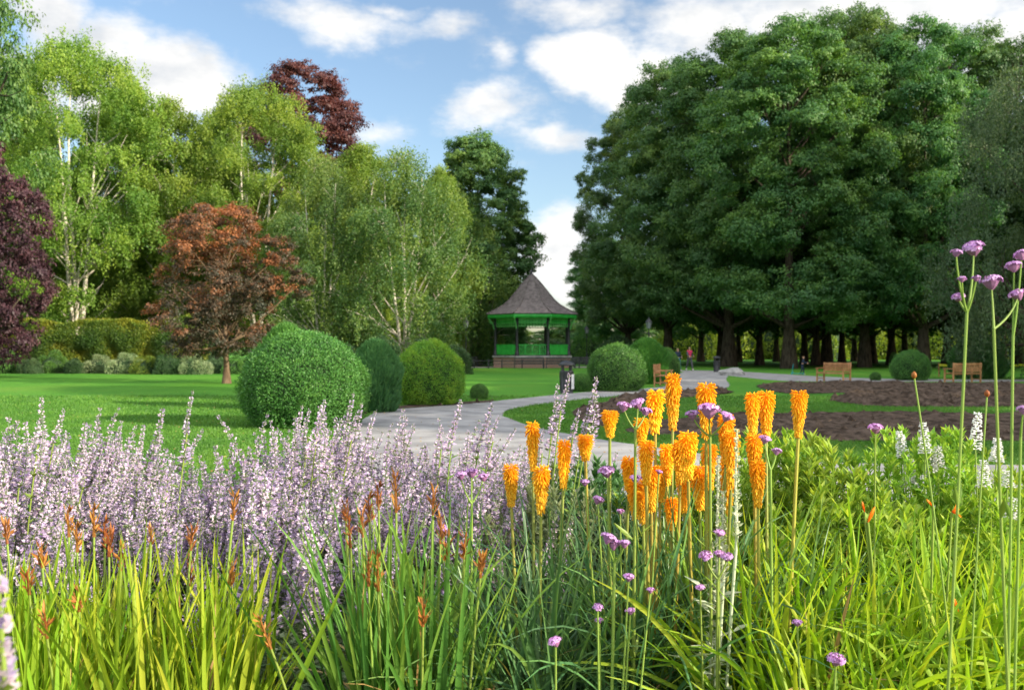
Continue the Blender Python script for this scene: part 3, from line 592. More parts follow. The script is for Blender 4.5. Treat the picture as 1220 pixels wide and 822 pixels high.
def brick():
    m, nt, out = newmat('red_brick'); L = nt.links.new
    tc = N_(nt, 'ShaderNodeTexCoord'); sp = N_(nt, 'ShaderNodeSeparateXYZ'); L(tc.outputs['Object'], sp.inputs[0])
    at = N_(nt, 'ShaderNodeMath', operation='ARCTAN2'); L(sp.outputs[0], at.inputs[0]); L(sp.outputs[1], at.inputs[1])
    mu = N_(nt, 'ShaderNodeMath', operation='MULTIPLY'); L(at.outputs[0], mu.inputs[0]); mu.inputs[1].default_value = 3.5
    cb = N_(nt, 'ShaderNodeCombineXYZ'); L(mu.outputs[0], cb.inputs[0]); L(sp.outputs[2], cb.inputs[1])
    b = N_(nt, 'ShaderNodeTexBrick'); b.inputs['Scale'].default_value = 4.4; b.inputs['Color1'].default_value = (.36, .17, .12, 1); b.inputs['Color2'].default_value = (.27, .13, .10, 1); b.inputs['Mortar'].default_value = (.4, .36, .32, 1); b.inputs['Mortar Size'].default_value = .03
    L(cb.outputs[0], b.inputs[0]); p = N_(nt, 'ShaderNodeBsdfPrincipled'); p.inputs['Roughness'].default_value = .85; L(b.outputs[0], p.inputs['Base Color']); L(p.outputs[0], out.inputs[0]); return m
M_shingle, M_brick = shingles(), brick()
BD = 80.0; bx = X(633.5, BD)
bs = empty('bandstand', (bx, BD, 0), 0, 'octagonal bandstand with a pointed shingle roof and bright green railings', 'bandstand')
u = BD / F; a8 = PI / 8
def ring(r, k): a = a8 + k * PI / 4; return np.array([r * math.cos(a), r * math.sin(a), 0])
g = Geo(); lathe(g, [(3.55, -.1), (3.55, .88), (3.3, .88), (0.01, .88)], sides=8, ang0=a8); g.build('brick_base', M_brick, bs, smooth=False)
g = Geo(); lathe(g, [(3.30, .884), (3.68, .884), (3.68, 1.0), (3.66, 1.02), (0.01, 1.02)], sides=8, ang0=a8); g.build('floor_slab', M_stone, bs, smooth=False)
prof = [(57.5, 375.2), (55.5, 374.2), (50, 372), (43, 368.3), (36, 364.3), (29.5, 359), (23.5, 352), (18.5, 346), (13.5, 340), (8.5, 334.5), (3.5, 329.5), (.4, 326.8)]
g = Geo(); lathe(g, [(r * u, Z(y, BD)) for r, y in prof], sides=8, ang0=a8); lathe(g, [(57.5 * u, Z(375.2, BD)), (55 * u, Z(376, BD)), (1, Z(375, BD) + .2), (.01, Z(375, BD) + .2)], sides=8, ang0=a8); g.build('roof', M_shingle, bs, smooth=False)
g = Geo()
for k in range(8):
    pts = np.array([ring(r * u * 1.004, k) + [0, 0, Z(y, BD) + .03] for r, y in prof]); tubes(g, pts, .05, 6)
g.build('roof_hip', M_shingle, bs)
g = Geo(); lathe(g, [(.16, 0), (.16, .08), (.06, .14), (.10, .22), (.12, .28), (.08, .34), (.03, .40), (.015, .62), (.0, .64)], (0, 0, Z(327.5, BD)), 12); g.build('finial', M_dmetal, bs)
zE = Z(376, BD)
g = Geo(); lathe(g, [(56 * u, zE), (56.3 * u, zE - .16), (55.3 * u, zE - .30), (52 * u, zE - .30), (51.8 * u, zE - .06)], sides=8, ang0=a8); g.build('gutter_board', M_green, bs, smooth=False)
g = Geo(); lathe(g, [(53 * u, zE - .2), (47 * u, zE - .26), (46.8 * u, zE - .04), (3 * u, zE + .35)], sides=8, ang0=a8); g.build('ceiling', M_green, bs, smooth=False)
RC = 3.38
for k in range(8):
    c = ring(RC, k)
    g = Geo(); lathe(g, [(.20, 1.02), (.20, 1.30), (.15, 1.36), (.13, 1.42), (.115, 2.6), (.115, 3.62), (.16, 3.68), (.16, 3.78), (.12, 3.80), (.12, zE - .28)], (c[0], c[1], 0), 12); g.build('column', M_black, bs)
    a = a8 + k * PI / 4; o = np.array([math.cos(a), math.sin(a), 0])
    g = Geo(); s = np.linspace(0, 1, 7)[:, None]
    p0 = c + o * .14 + [0, 0, 3.25]; p1 = c + o * .18 + [0, 0, 3.75]; p2 = c + o * .66 + [0, 0, zE - .27]; tubes(g, (1 - s) ** 2 * p0 + 2 * s * (1 - s) * p1 + s ** 2 * p2, .045, 6)
    bar(g, c + o * .14 + [0, 0, 3.85], c + o * .6 + [0, 0, 3.85], .03)
    g.build('eaves_bracket', M_lgreen, bs)
    c2 = ring(RC, k + 1); d = c2 - c; ln = np.linalg.norm(d); t = d / ln; am = math.atan2(t[1], t[0]); mid = (c + c2) / 2
    # valance: plain board above, pierced arcade below
    g = Geo(); box(g, (mid[0], mid[1], zE - .36), (ln - .24, .05, .14), am); box(g, (mid[0], mid[1], 3.50), (ln - .26, .06, .06), am)
    nA = 9
    for j in range(nA):
        xc = (j + .5) / nA * (ln - .3) - (ln - .3) / 2; w = (ln - .3) / nA
        ang = np.linspace(0, PI, 7); arc = np.array([mid + t * (xc + math.cos(q) * w * .46) + [0, 0, 3.56 + math.sin(q) * w * .9] for q in ang]); tubes(g, arc, .028, 4)
        ang = np.linspace(0, 2 * PI, 9); arc = np.array([mid + t * (xc + w / 2 + math.cos(q) * .075) + [0, 0, 3.98 + math.sin(q) * .075] for q in ang]) if j < nA - 1 else None
        if arc is not None: tubes(g, arc, .02, 4)
        bar(g, mid + t * (xc - w / 2) + [0, 0, 3.53], mid + t * (xc - w / 2) + [0, 0, zE - .4], .022, sides=4)
    box(g, (mid[0], mid[1], 3.99), (ln - .26, .012, .56), am, mi=1)
    g.build('fretwork_valance', [M_lgreen, M_green], bs, smooth=False)
    if k != 1:   # open side away from us
        g = Geo(); box(g, (mid[0], mid[1], 1.93), (ln - .26, .09, .07), am); box(g, (mid[0], mid[1], 1.14), (ln - .26, .06, .06), am)
        nB = 17
        for j in range(nB): b = mid + t * ((j + .5) / nB - .5) * (ln - .3); box(g, (b[0], b[1], 1.53), (.05, .03, .74), am)
        for j in (.25, .5, .75): b = mid + t * (j - .5) * (ln - .3); box(g, (b[0], b[1], 1.53), (.09, .05, .745), am)
        if k in (4, 6, 3, 7): box(g, (mid[0], mid[1], 1.53), (ln - .30, .018, .70), am)
        g.build('railing', M_green, bs, smooth=False)

# knee rail in front of the bandstand
fe = empty('knee_rail', (X(622, 76), 76, 0), 0, 'low dark knee rail running across the lawn edge in front of the bandstand', 'rail')
xs = [X(p, 76) - X(622, 76) for p in (545, 565, 582, 598, 622, 648, 669, 690, 706)]
g = Geo(); bar(g, (xs[0], 0, .60), (xs[-1], 0, .60), .035); bar(g, (xs[0], 0, .34), (xs[-1], 0, .34), .02); g.build('rail', M_black, fe)
for x in xs: g = Geo(); box(g, (x, .0, .33), (.10, .10, .70)); lathe(g, [(.075, .68), (.075, .71), (.0, .76)], (x, 0, 0), 4, ang0=PI / 4); g.build('post', M_black, fe, smooth=False)

def slat_bench(name, label, px, d, rz, length, group=None, wood=M_wood, arms=True, back_h=.92, legmat=None, z=0.0):
    """garden bench facing local -y"""
    e = empty(name, (X(px, d), d, z), rz, label, 'bench', group); h = length / 2; lm = legmat or wood
    g = Geo()
    for i in range(6): box(g, (0, -.22 + i * .085, .44), (length - .02, .068, .024))
    box(g, (0, -.235, .405), (length - .12, .03, .05)); box(g, (0, .2, .405), (length - .12, .03, .05)); g.build('seat', wood, e, smooth=False)
    g = Geo(); box(g, (0, .262, back_h - .06), (length - .1, .035, .09)); box(g, (0, .235, .53), (length - .1, .03, .05))
    ns = int(length / .105)
    for i in range(ns): box(g, ((i + .5) / ns * (length - .16) - (length - .16) / 2, .248, .685), (.052, .018, .30))
    g.build('backrest', wood, e, smooth=False)
    for s in (-1, 1):
        x = s * (h - .03); g = Geo(); box(g, (x, -.24, .315), (.058, .058, .63)); g.build('leg', lm, e, smooth=False)
        g = Geo(); box(g, (x, .235, .22), (.06, .06, .44)); box(g, (x, .252, .665), (.058, .055, back_h - .41), rx=-.04); g.build('leg', lm, e, smooth=False)
        if arms: g = Geo(); box(g, (x, -.03, .645), (.075, .58, .032)); g.build('armrest', wood, e, smooth=False)
        g = Geo(); box(g, (x, 0, .16), (.035, .44, .04)); g.build('stretcher', lm, e, smooth=False)
    return e
slat_bench('park_bench', 'weathered wooden bench seen side on between the clipped balls and the path', 790, 38.5, 1.25, 1.5)
slat_bench('park_bench', 'light wooden bench standing by the side path left of the lone ball bush', 993, 43.5, -1.05, 1.6)
slat_bench('park_bench', 'wooden bench at the right edge of the dug beds, partly hidden behind tall verbena stems', 1147, 42.5, -2.75, 1.75)
BG = 'dark metal benches around the bandstand'
for px, d, l, lab in ((556, 84, 2.0, 'dark bench left of the bandstand under the lamp post'), (630, 75.2, 2.4, 'dark bench before the bandstand base, left of centre'), (668, 75.2, 2.4, 'dark bench before the bandstand base, right of centre'), (697, 80, 2.0, 'grey dark bench just right of the bandstand')):
    slat_bench('metal_bench', lab, px, d, PI, l, BG, M_dmetal)

def lamp(px, d, top, label):
    e = empty('lamp_post', (X(px, d), d, 0), 0, label, 'lamp post', 'black lantern lamp posts'); H = Z(top, d); s = H / 3.9
    g = Geo(); lathe(g, [(.17, -.05), (.17, .12), (.13, .2), (.11, .5), (.085, .62), (.10, .68), (.06, .75), (.045, 1.6), (.04, 2.6), (.07, 2.66), (.04, 2.72), (.035, 2.98), (.06, 3.02), (.02, 3.04)], (0, 0, 0), 14)
    bar(g, (-.28, 0, 2.72), (.28, 0, 2.72), .014); o = g.build('post', M_black, e)
    o.scale = (s, s, s); g = Geo(); lathe(g, [(.13, 3.06), (.21, 3.48)], sides=6); lathe(g, [(.13, 3.06), (0.01, 3.06)], sides=6); p2 = g.build('lantern_glass', M_glass, e, smooth=False); p2.scale = (s, s, s)
    g = Geo()
    for k in range(6):
        a = k * PI / 3; bar(g, (.135 * math.cos(a), .135 * math.sin(a), 3.05), (.215 * math.cos(a), .215 * math.sin(a), 3.49), .012, sides=5)
    lathe(g, [(.26, 3.48), (.23, 3.53), (.12, 3.68), (.08, 3.70), (.08, 3.76), (.03, 3.80), (.03, 3.84), (.0, 3.9)], sides=6); lathe(g, [(.26, 3.48), (.01, 3.485)], sides=6)
    p3 = g.build('lantern_cap', M_black, e, smooth=False); p3.scale = (s, s, s); return e
lamp(555, 72, 377, 'black lamp post just left of the bandstand'); lamp(773, 62, 377, 'black lamp post behind the clipped balls near the side-on bench'); lamp(699, 92, 387, 'black lamp post right of the bandstand')

def bin_(px, d, top, label, notice=False, rz=0.0):
    e = empty('litter_bin', (X(px, d), d, 0), rz, label, 'litter bin', None); H = Z(top, d); s = H / 1.15
    e.scale = (s, s, s); g = Geo(); lathe(g, [(.235, -.03), (.235, .04), (.22, .05), (.245, .72), (.25, .76), (.25, .80), (.01, .80)], (0, 0, 0), 24)
    for k in range(12): a = k * PI / 6; bar(g, (.228 * math.cos(a), .228 * math.sin(a), .08), (.248 * math.cos(a), .248 * math.sin(a), .72), .009, sides=4)
    g.build('body', M_black, e)
    g = Geo()
    for k in range(4): a = k * PI / 2 + PI / 4; box(g, (.2 * math.cos(a), .2 * math.sin(a), .89), (.07, .07, .2), a)
    g.build('lid_support', M_black, e, smooth=False)
    g = Geo(); lathe(g, [(.01, .985), (.29, .985), (.295, 1.01), (.27, 1.06), (.18, 1.12), (.06, 1.15), (.0, 1.155)], (0, 0, 0), 24); g.build('lid', M_black, e)
    if notice: g = Geo(); box(g, (.205, -.20, .42), (.13, .012, .52), .8); g.build('notice', M_label, e, smooth=False)
    return e
bin_(675, 32, 430, 'black litter bin with overhanging lid beside the path in front of the bandstand', True)
bin_(854, 63, 424, 'far black litter bin beside the plaza right of the walkers')

# boulder
bm = bmesh.new(); bmesh.ops.create_icosphere(bm, subdivisions=4, radius=1)
for v in bm.verts:
    n_ = mnoise.fractal(v.co * 1.3 + Vector((3, 1, 0)), 1, 2, 5); v.co *= 1 + .28 * n_; v.co.z = max(v.co.z, -.3)
    v.co.x *= .78; v.co.y *= .5; v.co.z *= .33
me = bpy.data.meshes.new('boulder'); bm.to_mesh(me); bm.free(); me.materials.append(M_stone)
tag(inst('boulder', me, None, (X(873, 55), 55, .07)), 'flat grey boulder lying where the two paths part', 'boulder')

# yellow barrier tape on short stakes
bt = empty('barrier_tape', (X(1168, 52), 52, 0), 0, 'yellow barrier tape strung low behind the right hand bench', 'barrier')
tx = [X(p, 52) - X(1168, 52) for p in (1119, 1168, 1236)]
g = Geo(); K = 30; xs = np.linspace(tx[0], tx[-1], K); sag = .66 - .05 * np.abs(np.sin((xs - tx[0]) / (tx[1] - tx[0]) * PI)) ; tw = .06 * np.sin(xs * 1.7)
Vt = np.concatenate([np.stack([xs, tw, sag + .06], -1), np.stack([xs, tw * .2, sag - .06], -1), np.stack([xs, tw + .006, sag + .06], -1), np.stack([xs, tw * .2 + .006, sag - .06], -1)]); i = np.arange(K - 1)
g.add(Vt, np.concatenate([np.stack([i, i + 1, i + 1 + K, i + K], -1), np.stack([i + 2 * K, i + 1 + 2 * K, i + 1 + 3 * K, i + 3 * K], -1)])); g.build('tape', M_yellow, bt)
for x in tx: g = Geo(); box(g, (x, .04, .38), (.05, .05, .8)); g.build('stake', M_wood, bt, smooth=False)

# ------------------------------------------------------------------ people
def skin(name, J, E, mat, parent, sub=2, root='pelvis'):
    me = bpy.data.meshes.new(name); keys = list(J); me.from_pydata([J[k][:3] for k in keys], [(keys.index(a), keys.index(b)) for a, b in E], [])
    o = bpy.data.objects.new(name, me); link(o, parent); o.modifiers.new('skin', 'SKIN'); me.materials.append(mat)
    if not me.skin_vertices: 
        bpy.context.view_layer.objects.active = o
    sv = me.skin_vertices[0].data if me.skin_vertices else None
    for i, k in enumerate(keys):
        r = J[k][3]; r = r if isinstance(r, tuple) else (r, r); sv[i].radius = r; sv[i].use_root = (k == root)
    s = o.modifiers.new('sub', 'SUBSURF'); s.levels = sub; s.render_levels = sub; o.modifiers['skin'].use_smooth_shade = True
    dg = bpy.context.evaluated_depsgraph_get(); m2 = bpy.data.meshes.new_from_object(o.evaluated_get(dg)); o.modifiers.clear(); o.data = m2
    m2.materials.clear(); m2.materials.append(mat)
    for p in m2.polygons: p.use_smooth = True
    return o
def person(label, px, d, rz, h, top, legs, shoe, hair, coat=None, stride=.20, bend=0.0, longhair=True, elbow=.25, lift=0.0):
    e = empty('person', (X(px, d), d, lift), rz, label, 'person'); k = h / 1.7; e.scale = (k, k, k)
    f = lambda x, y, z, r: (x, y, z, r)      # faces local -y
    by = -bend
    J = dict(pelvis=f(0, 0, .95, (.13, .10)), spine=f(0, by * .3, 1.12, (.12, .09)), chest=f(0, by * .7, 1.32, (.15, .105)), neck0=f(0, by * .9, 1.44, .06), neck=f(0, by * .95 - .01, 1.50, .048), jaw=f(0, by - .025, 1.555, .062), head=f(0, by - .012, 1.63, (.074, .085)), top=f(0, by, 1.685, .05),
             nose=f(0, by - .108, 1.605, .012))
    E = [('pelvis', 'spine'), ('spine', 'chest'), ('chest', 'neck0'), ('neck0', 'neck'), ('neck', 'jaw'), ('jaw', 'head'), ('head', 'top'), ('head', 'nose')]
    for s, sg in (('l', 1), ('r', -1)):
        st = stride * sg
        J['sh' + s] = f(.17 * sg, by * .85, 1.40, .055); J['el' + s] = f(.235 * sg, by * .8 + st * .45, 1.13, .042); J['wr' + s] = f(.25 * sg, by * .8 + st * .5 - elbow, .93 + elbow * .55, .028)
        w = J['wr' + s]; J['palm' + s] = f(w[0], w[1] - .035, w[2] - .06, (.036, .016))
        E += [('chest', 'sh' + s), ('sh' + s, 'el' + s), ('el' + s, 'wr' + s), ('wr' + s, 'palm' + s)]
        for i in range(4):
            b = J['palm' + s]; J['f%d%s' % (i, s)] = f(b[0] + (i - 1.5) * .004, b[1] - .02 + (i - 1.5) * .02, b[2] - .045, .009); J['g%d%s' % (i, s)] = f(b[0] - sg * .015, b[1] - .025 + (i - 1.5) * .02, b[2] - .085 + abs(i - 1.3) * .006, .0075)
            E += [('palm' + s, 'f%d%s' % (i, s)), ('f%d%s' % (i, s), 'g%d%s' % (i, s))]
        J['t' + s] = f(w[0] - sg * .01, w[1] - .07, w[2] - .05, .0095); J['u' + s] = f(w[0] - sg * .015, w[1] - .085, w[2] - .085, .008); E += [('palm' + s, 't' + s), ('t' + s, 'u' + s)]
        J['hip' + s] = f(.09 * sg, 0, .90, .088); J['kn' + s] = f(.10 * sg, -st * .6 - .02, .50, .058); J['an' + s] = f(.10 * sg, -st * 1.2 + (.05 if st < 0 else 0), .09 + (.03 if st < 0 else 0), .04); a = J['an' + s]
        J['he' + s] = f(a[0], a[1] + .03, .045, .035); J['to' + s] = f(a[0] + .01 * sg, a[1] - .15, .03, (.04, .024)); E += [('pelvis', 'hip' + s), ('hip' + s, 'kn' + s), ('kn' + s, 'an' + s), ('an' + s, 'he' + s), ('an' + s, 'to' + s)]
    skin('body', J, E, M_skin, e)
    def sub(keys, edges, grow, over={}):
        return {q: (*over.get(q, J[q][:3]), tuple(v + grow for v in J[q][3]) if isinstance(J[q][3], tuple) else J[q][3] + grow) for q in keys}, edges
    kk = ['pelvis', 'spine', 'chest', 'shl', 'shr', 'ell', 'elr', 'wrl', 'wrr', 'neck0']
    jj, ee = sub(kk, [('pelvis', 'spine'), ('spine', 'chest'), ('chest', 'neck0'), ('chest', 'shl'), ('chest', 'shr'), ('shl', 'ell'), ('shr', 'elr'), ('ell', 'wrl'), ('elr', 'wrr')], .018)
    skin('jacket', jj, ee, top, e)
    if coat is not None:   # contrasting sleeves/outer layer
        for s in 'lr':
            jj, ee = sub(['sh' + s, 'el' + s, 'wr' + s], [('sh' + s, 'el' + s), ('el' + s, 'wr' + s)], .026); skin('sleeve', jj, ee, coat, e, root='sh' + s)
    jj, ee = sub(['pelvis', 'hipl', 'hipr', 'knl', 'knr', 'anl', 'anr'], [('pelvis', 'hipl'), ('pelvis', 'hipr'), ('hipl', 'knl'), ('hipr', 'knr'), ('knl', 'anl'), ('knr', 'anr')], .016); skin('trousers', jj, ee, legs, e)
    for s in 'lr': jj, ee = sub(['an' + s, 'he' + s, 'to' + s], [('an' + s, 'he' + s), ('an' + s, 'to' + s)], .012); skin('shoe', jj, ee, shoe, e, root='an' + s)
    hj = dict(a=(0, by + .03, 1.66, (.086, .085)), b=(0, by + .075, 1.60, .07), c=(0, by + .09, 1.50 if longhair else 1.56, .055)); he = [('a', 'b'), ('b', 'c')]
    if longhair: hj['d'] = (0, by + .095, 1.42, .04); he.append(('c', 'd'))
    skin('hair', hj, he, hair, e, root='a')
    g = Geo()
    for sg in (-1, 1): lathe(g, [(.0, -.011), (.009, -.006), (.011, 0), (.009, .006), (.0, .011)], (.03 * sg, by - .088, 1.632), 8)
    g.build('eye', M_eye, e); g = Geo(); box(g, (0, by - .088, 1.565), (.045, .008, .01)); g.build('mouth', M_pink, e)
    for sg in (-1, 1): g = Geo(); lathe(g, [(.0, -.03), (.016, -.015), (.018, .005), (.012, .025), (.0, .032)], (.082 * sg, by + .005, 1.615), 8); g.build('ear', M_skin, e)
    return e
person('person walking in a pink red top with dark sleeves and grey trousers', 821.5, 68, .35, 1.72, M_pink, M_grey, M_shoe, M_hair, M_grey, .22)
person('person walking in a dark jacket and blue jeans, left of the person in pink', 807.5, 66, .25, 1.62, M_navy, M_jean, M_shoe, M_fair, None, .20)
person('child in dark clothes leaning over a teal scooter on the side path', 956, 56, 1.2, 1.12, M_navy, M_navy, M_shoe, M_fair, None, .10, bend=.10, longhair=False, elbow=.34)
sc = empty('kick_scooter', (X(951, 56), 56.0, 0), 1.2 - PI / 2, 'small teal kick scooter held by the child in dark clothes', 'scooter')
g = Geo(); box(g, (.0, 0, .085), (.5, .10, .03)); g.build('deck', M_teal, sc, smooth=False)
g = Geo(); bar(g, (-.25, 0, .09), (-.33, 0, .16), .02); bar(g, (-.36, 0, .06), (-.28, 0, .66), .016); g.build('stem', M_teal, sc)
g = Geo(); bar(g, (-.28, -.17, .66), (-.28, .17, .66), .014); g.build('handlebar', M_black, sc)
for x in (-.36, .28):
    g = Geo(); q = np.linspace(0, 2 * PI, 17); tubes(g, np.stack([x + .055 * np.cos(q), 0 * q, .065 + .055 * np.sin(q)], -1), .012, 6, cap=False)
    for k in range(5): a = k * 2 * PI / 5; bar(g, (x, 0, .065), (x + .05 * math.cos(a), 0, .065 + .05 * math.sin(a)), .006, sides=4)
    g.build('wheel', M_teal, sc)
# ------------------------------------------------------------------ the flower border in the foreground
def ground_mat_pts(n, x0, x1, y0, y1): return np.stack([RNG.uniform(x0, x1, n), RNG.uniform(y0, y1, n), np.zeros(n)], -1)
# --- catmint
def catmint_spike(seed, L=.30, w=.020, nw=11):
    g = Geo(); s = np.linspace(0, 1, 6); path = np.stack([.02 * np.sin(s * 2 + seed), .015 * np.sin(s * 3 + seed * 2), L * s], -1); tubes(g, path, .0022 * (1 - .5 * s), 4, .4, 1)
    zs = np.sort(np.concatenate([np.linspace(0, .35, 4), np.linspace(.42, .97, nw - 4)])) * L
    for i, z in enumerate(zs):
        f = z / L; r = w * (1.15 - .75 * f) * RNG.uniform(.8, 1.2); k = int(26 - 12 * f)
        a = RNG.uniform(0, 2 * PI, k); o = np.stack([np.cos(a), np.sin(a), RNG.uniform(-.1, .7, k)], -1)
        c = np.array([np.interp(z, path[:, 2], path[:, 0]), np.interp(z, path[:, 2], path[:, 1]), z]) + np.stack([np.zeros(k), np.zeros(k), RNG.normal(0, .006, k)], -1)
        pos = c + o * r * RNG.uniform(.15, .6, (k, 1)); leaves(g, pos, o + rdir(k) * .3, rdir(k), r * RNG.uniform(.55, 1.05, k), .0105 * (1.1 - .4 * f), RNG.uniform(0, 1, k), 0)
        kc = 9; ac = RNG.uniform(0, 6.28, kc); oc = np.stack([np.cos(ac), np.sin(ac), RNG.uniform(-.1, .8, kc)], -1); leaves(g, c[:1] + oc * .002, oc, rdir(kc), r * .85, .0075, RNG.uniform(.2, .8, kc), 1)
        if i % 2 == 0 and f < .7: aa = RNG.uniform(0, PI) + np.array([0, PI]); oo = np.stack([np.cos(aa), np.sin(aa), [.3, .3]], -1); leaves(g, np.repeat(c[:1], 2, 0), oo, np.array([[0, 0, 1.]] * 2), .032 * (1.2 - f), .016, .5, 1)
    return g.mesh('catmint_spike', [M_catf, M_cat], smooth=False)
SPK = [catmint_spike(i, .24 + .035 * (i % 4), .019 + .002 * (i % 3)) for i in range(7)]
def catmint_foliage(seed, r=.55, h=.82):
    global RNG
    keep = RNG; RNG = np.random.default_rng(seed + 50); g = Geo(); n = 150; az = RNG.uniform(0, 2 * PI, n); lean = RNG.uniform(.05, .75, n); K = 9; s = np.linspace(0, 1, K)
    hh = h * RNG.uniform(.66, 1.12, n); sp = r * lean
    b = np.stack([RNG.normal(0, .10, n), RNG.normal(0, .10, n), np.zeros(n)], -1)
    path = b[:, None] + np.stack([(np.cos(az) * sp)[:, None] * s ** 1.2, (np.sin(az) * sp)[:, None] * s ** 1.2, hh[:, None] * (1 - .35 * lean[:, None] ** 2) * s], -1); tubes(g, path, .003 * (1.2 - s), 4, .45, 0, cap=False)
    k = 52; f = np.sort(RNG.uniform(.12, 1, (n, k)), 1); idx = f * (K - 1); i0 = np.clip(idx.astype(int), 0, K - 2); fr = (idx - i0)[..., None]
    p = path[np.arange(n)[:, None], i0] * (1 - fr) + path[np.arange(n)[:, None], i0 + 1] * fr; p = p.reshape(-1, 3); m = len(p)
    a = RNG.uniform(0, 2 * PI, m); d = np.stack([np.cos(a), np.sin(a), RNG.uniform(-.2, .7, m)], -1)
    leaves(g, p, d, np.array([0, 0, 1.]) + rdir(m) * .5, RNG.uniform(.018, .038, m), .016, np.clip(RNG.normal(.45, .2, m), 0, 1))
    RNG = keep; return g.mesh('catmint_foliage', M_cat, smooth=False), path[:, -1], nrm(path[:, -1] - path[:, -3])
CF = [catmint_foliage(i) for i in range(3)]
def catmint(px, d, topy, label, v, nspk=90, lean=0.1, r=1.0):
    """topy = where the tips of its flower spikes come in the view"""
    H = Z(topy, d); me, tips, dirs = CF[v]; sz = max(.3, (H - .26) / .90)
    e = empty('catmint_clump', (X(px, d), d, 0), 0, label, 'catmint', 'catmint clumps of the border')
    rz = RNG.uniform(0, 6.28); inst('foliage', me, e, (0, 0, 0), (0, 0, rz), (r, r, sz))
    c, s = math.cos(rz), math.sin(rz); idx = RNG.choice(np.argsort(-tips[:, 2])[:min(len(tips), int(nspk * 1.35))], nspk, replace=False)
    for i in idx:
        t = tips[i] * np.array([r, r, sz]); dv = dirs[i] * np.array([.8, .8, 1.2]) + RNG.normal(0, .17, 3); t = np.array([c * t[0] - s * t[1], s * t[0] + c * t[1], t[2]]); dv = np.array([c * dv[0] - s * dv[1] + lean, s * dv[0] + c * dv[1], dv[2]])
        q = Vector(dv).to_track_quat('Z', 'Y').to_euler(); o = inst('flower_spike', SPK[RNG.integers(0, 7)], e, t + np.array([0, 0, -.06]), q, float(RNG.uniform(.85, 1.45)))
    return e
cat_list = [(-25, 4.9, 500, 'catmint clump at the far left edge of the border'), (95, 5.2, 497, 'catmint clump below the tall pale spikes, second from left in the back row'), (205, 5.2, 553, 'catmint clump behind the tall lone spike left of the largest ball bush'),
 (305, 5.4, 540, 'catmint clump in the back row below the left side of the largest ball bush'), (395, 5.2, 492, 'catmint clump with spikes overlapping the right side of the largest ball bush'), (480, 5.4, 520, 'catmint clump in the back row against the path, below the golden ball'), (570, 5.3, 515, 'catmint clump with the highest spikes against the grey path'),
 (15, 4.0, 545, 'catmint clump behind the rusty headed leaf clump, left edge'), (130, 4.2, 556, 'catmint clump behind the middle of the lime strap leaves'), (240, 4.1, 580, 'catmint clump behind the right end of the lime strap leaves'), (345, 4.2, 545, 'catmint clump in the middle row left of the rusty iris clump'),
 (440, 4.3, 548, 'catmint clump directly behind the central clump of rusty seed heads'), (535, 4.4, 560, 'catmint clump left of the first yellow torch flowers'), (340, 3.5, 618, 'catmint clump low in front between the two strap leaved clumps'), (620, 5.0, 540, 'catmint clump behind the leftmost torch flowers')]
for i, (px, d, ty, l) in enumerate(cat_list): catmint(px, d, ty, l, i % 3, 24 if ty > 600 else (74 if d > 4.6 else 66), .14, 1.12)
def tall_spikes(pts, label):
    """long upright stems that rise above the clump"""
    px0, py0, d0 = pts[0]; e = empty('catmint_clump', (X(px0, d0), d0, 0), 0, label, 'catmint', 'catmint clumps of the border'); g = Geo()
    for px, py, d in pts:
        tip = np.array([X(px, d) - X(px0, d0), d - d0, Z(py, d)]); b = np.array([tip[0] * .6 - .12, tip[1] * .6, 0]); s = np.linspace(0, 1, 8)[:, None]; m = np.array([b[0] * .7 + tip[0] * .3, b[1], tip[2] * .6])
        pt = (1 - s) ** 2 * b + 2 * s * (1 - s) * m + s ** 2 * tip; tubes(g, pt[:-1], .0035, 5, .6)
        for f in (.35, .45, .55, .64, .72): c = pt[int(f * 7)] * (1 - (f * 7) % 1) + pt[int(f * 7) + 1] * ((f * 7) % 1); a = RNG.uniform(0, PI); leaves(g, np.array([c, c]), np.array([[math.cos(a), math.sin(a), .4], [-math.cos(a), -math.sin(a), .4]]), np.array([[0, 0, 1.]] * 2), .06, .025, .5)
        dv = Vector(pt[-1] - pt[-2]); L = .28; o = inst('flower_spike', SPK[RNG.integers(0, 7)], e, tip - np.array(dv.normalized()) * L * .95, dv.to_track_quat('Z', 'Y').to_euler(), 1.0)
    g.build('stem', M_stem, e); return e
tall_spikes([(229, 477, 4.2), (205, 535, 4.2), (165, 528, 4.3)], 'tall lone catmint spike leaning right in front of the lawn')
tall_spikes([(52, 486, 4.0), (72, 490, 4.2), (102, 506, 4.1), (120, 510, 4.2), (32, 505, 4.1)], 'tall catmint spikes at the left, highest of the left group')
tall_spikes([(385, 470, 4.3), (405, 492, 4.3), (372, 482, 4.4), (352, 500, 4.3), (428, 488, 4.4)], 'tall catmint spikes in front of the largest ball bush')
tall_spikes([(547, 470, 4.4), (584, 474, 4.5), (597, 490, 4.4), (530, 502, 4.5)], 'two tall catmint spikes standing against the grey path')
tall_spikes([(674, 448, 4.3), (712, 462, 4.0), (704, 476, 4.0), (663, 470, 4.4), (690, 482, 4.1), (650, 505, 4.3)], 'pinkish catmint spikes in front of the litter bin and clipped bush')

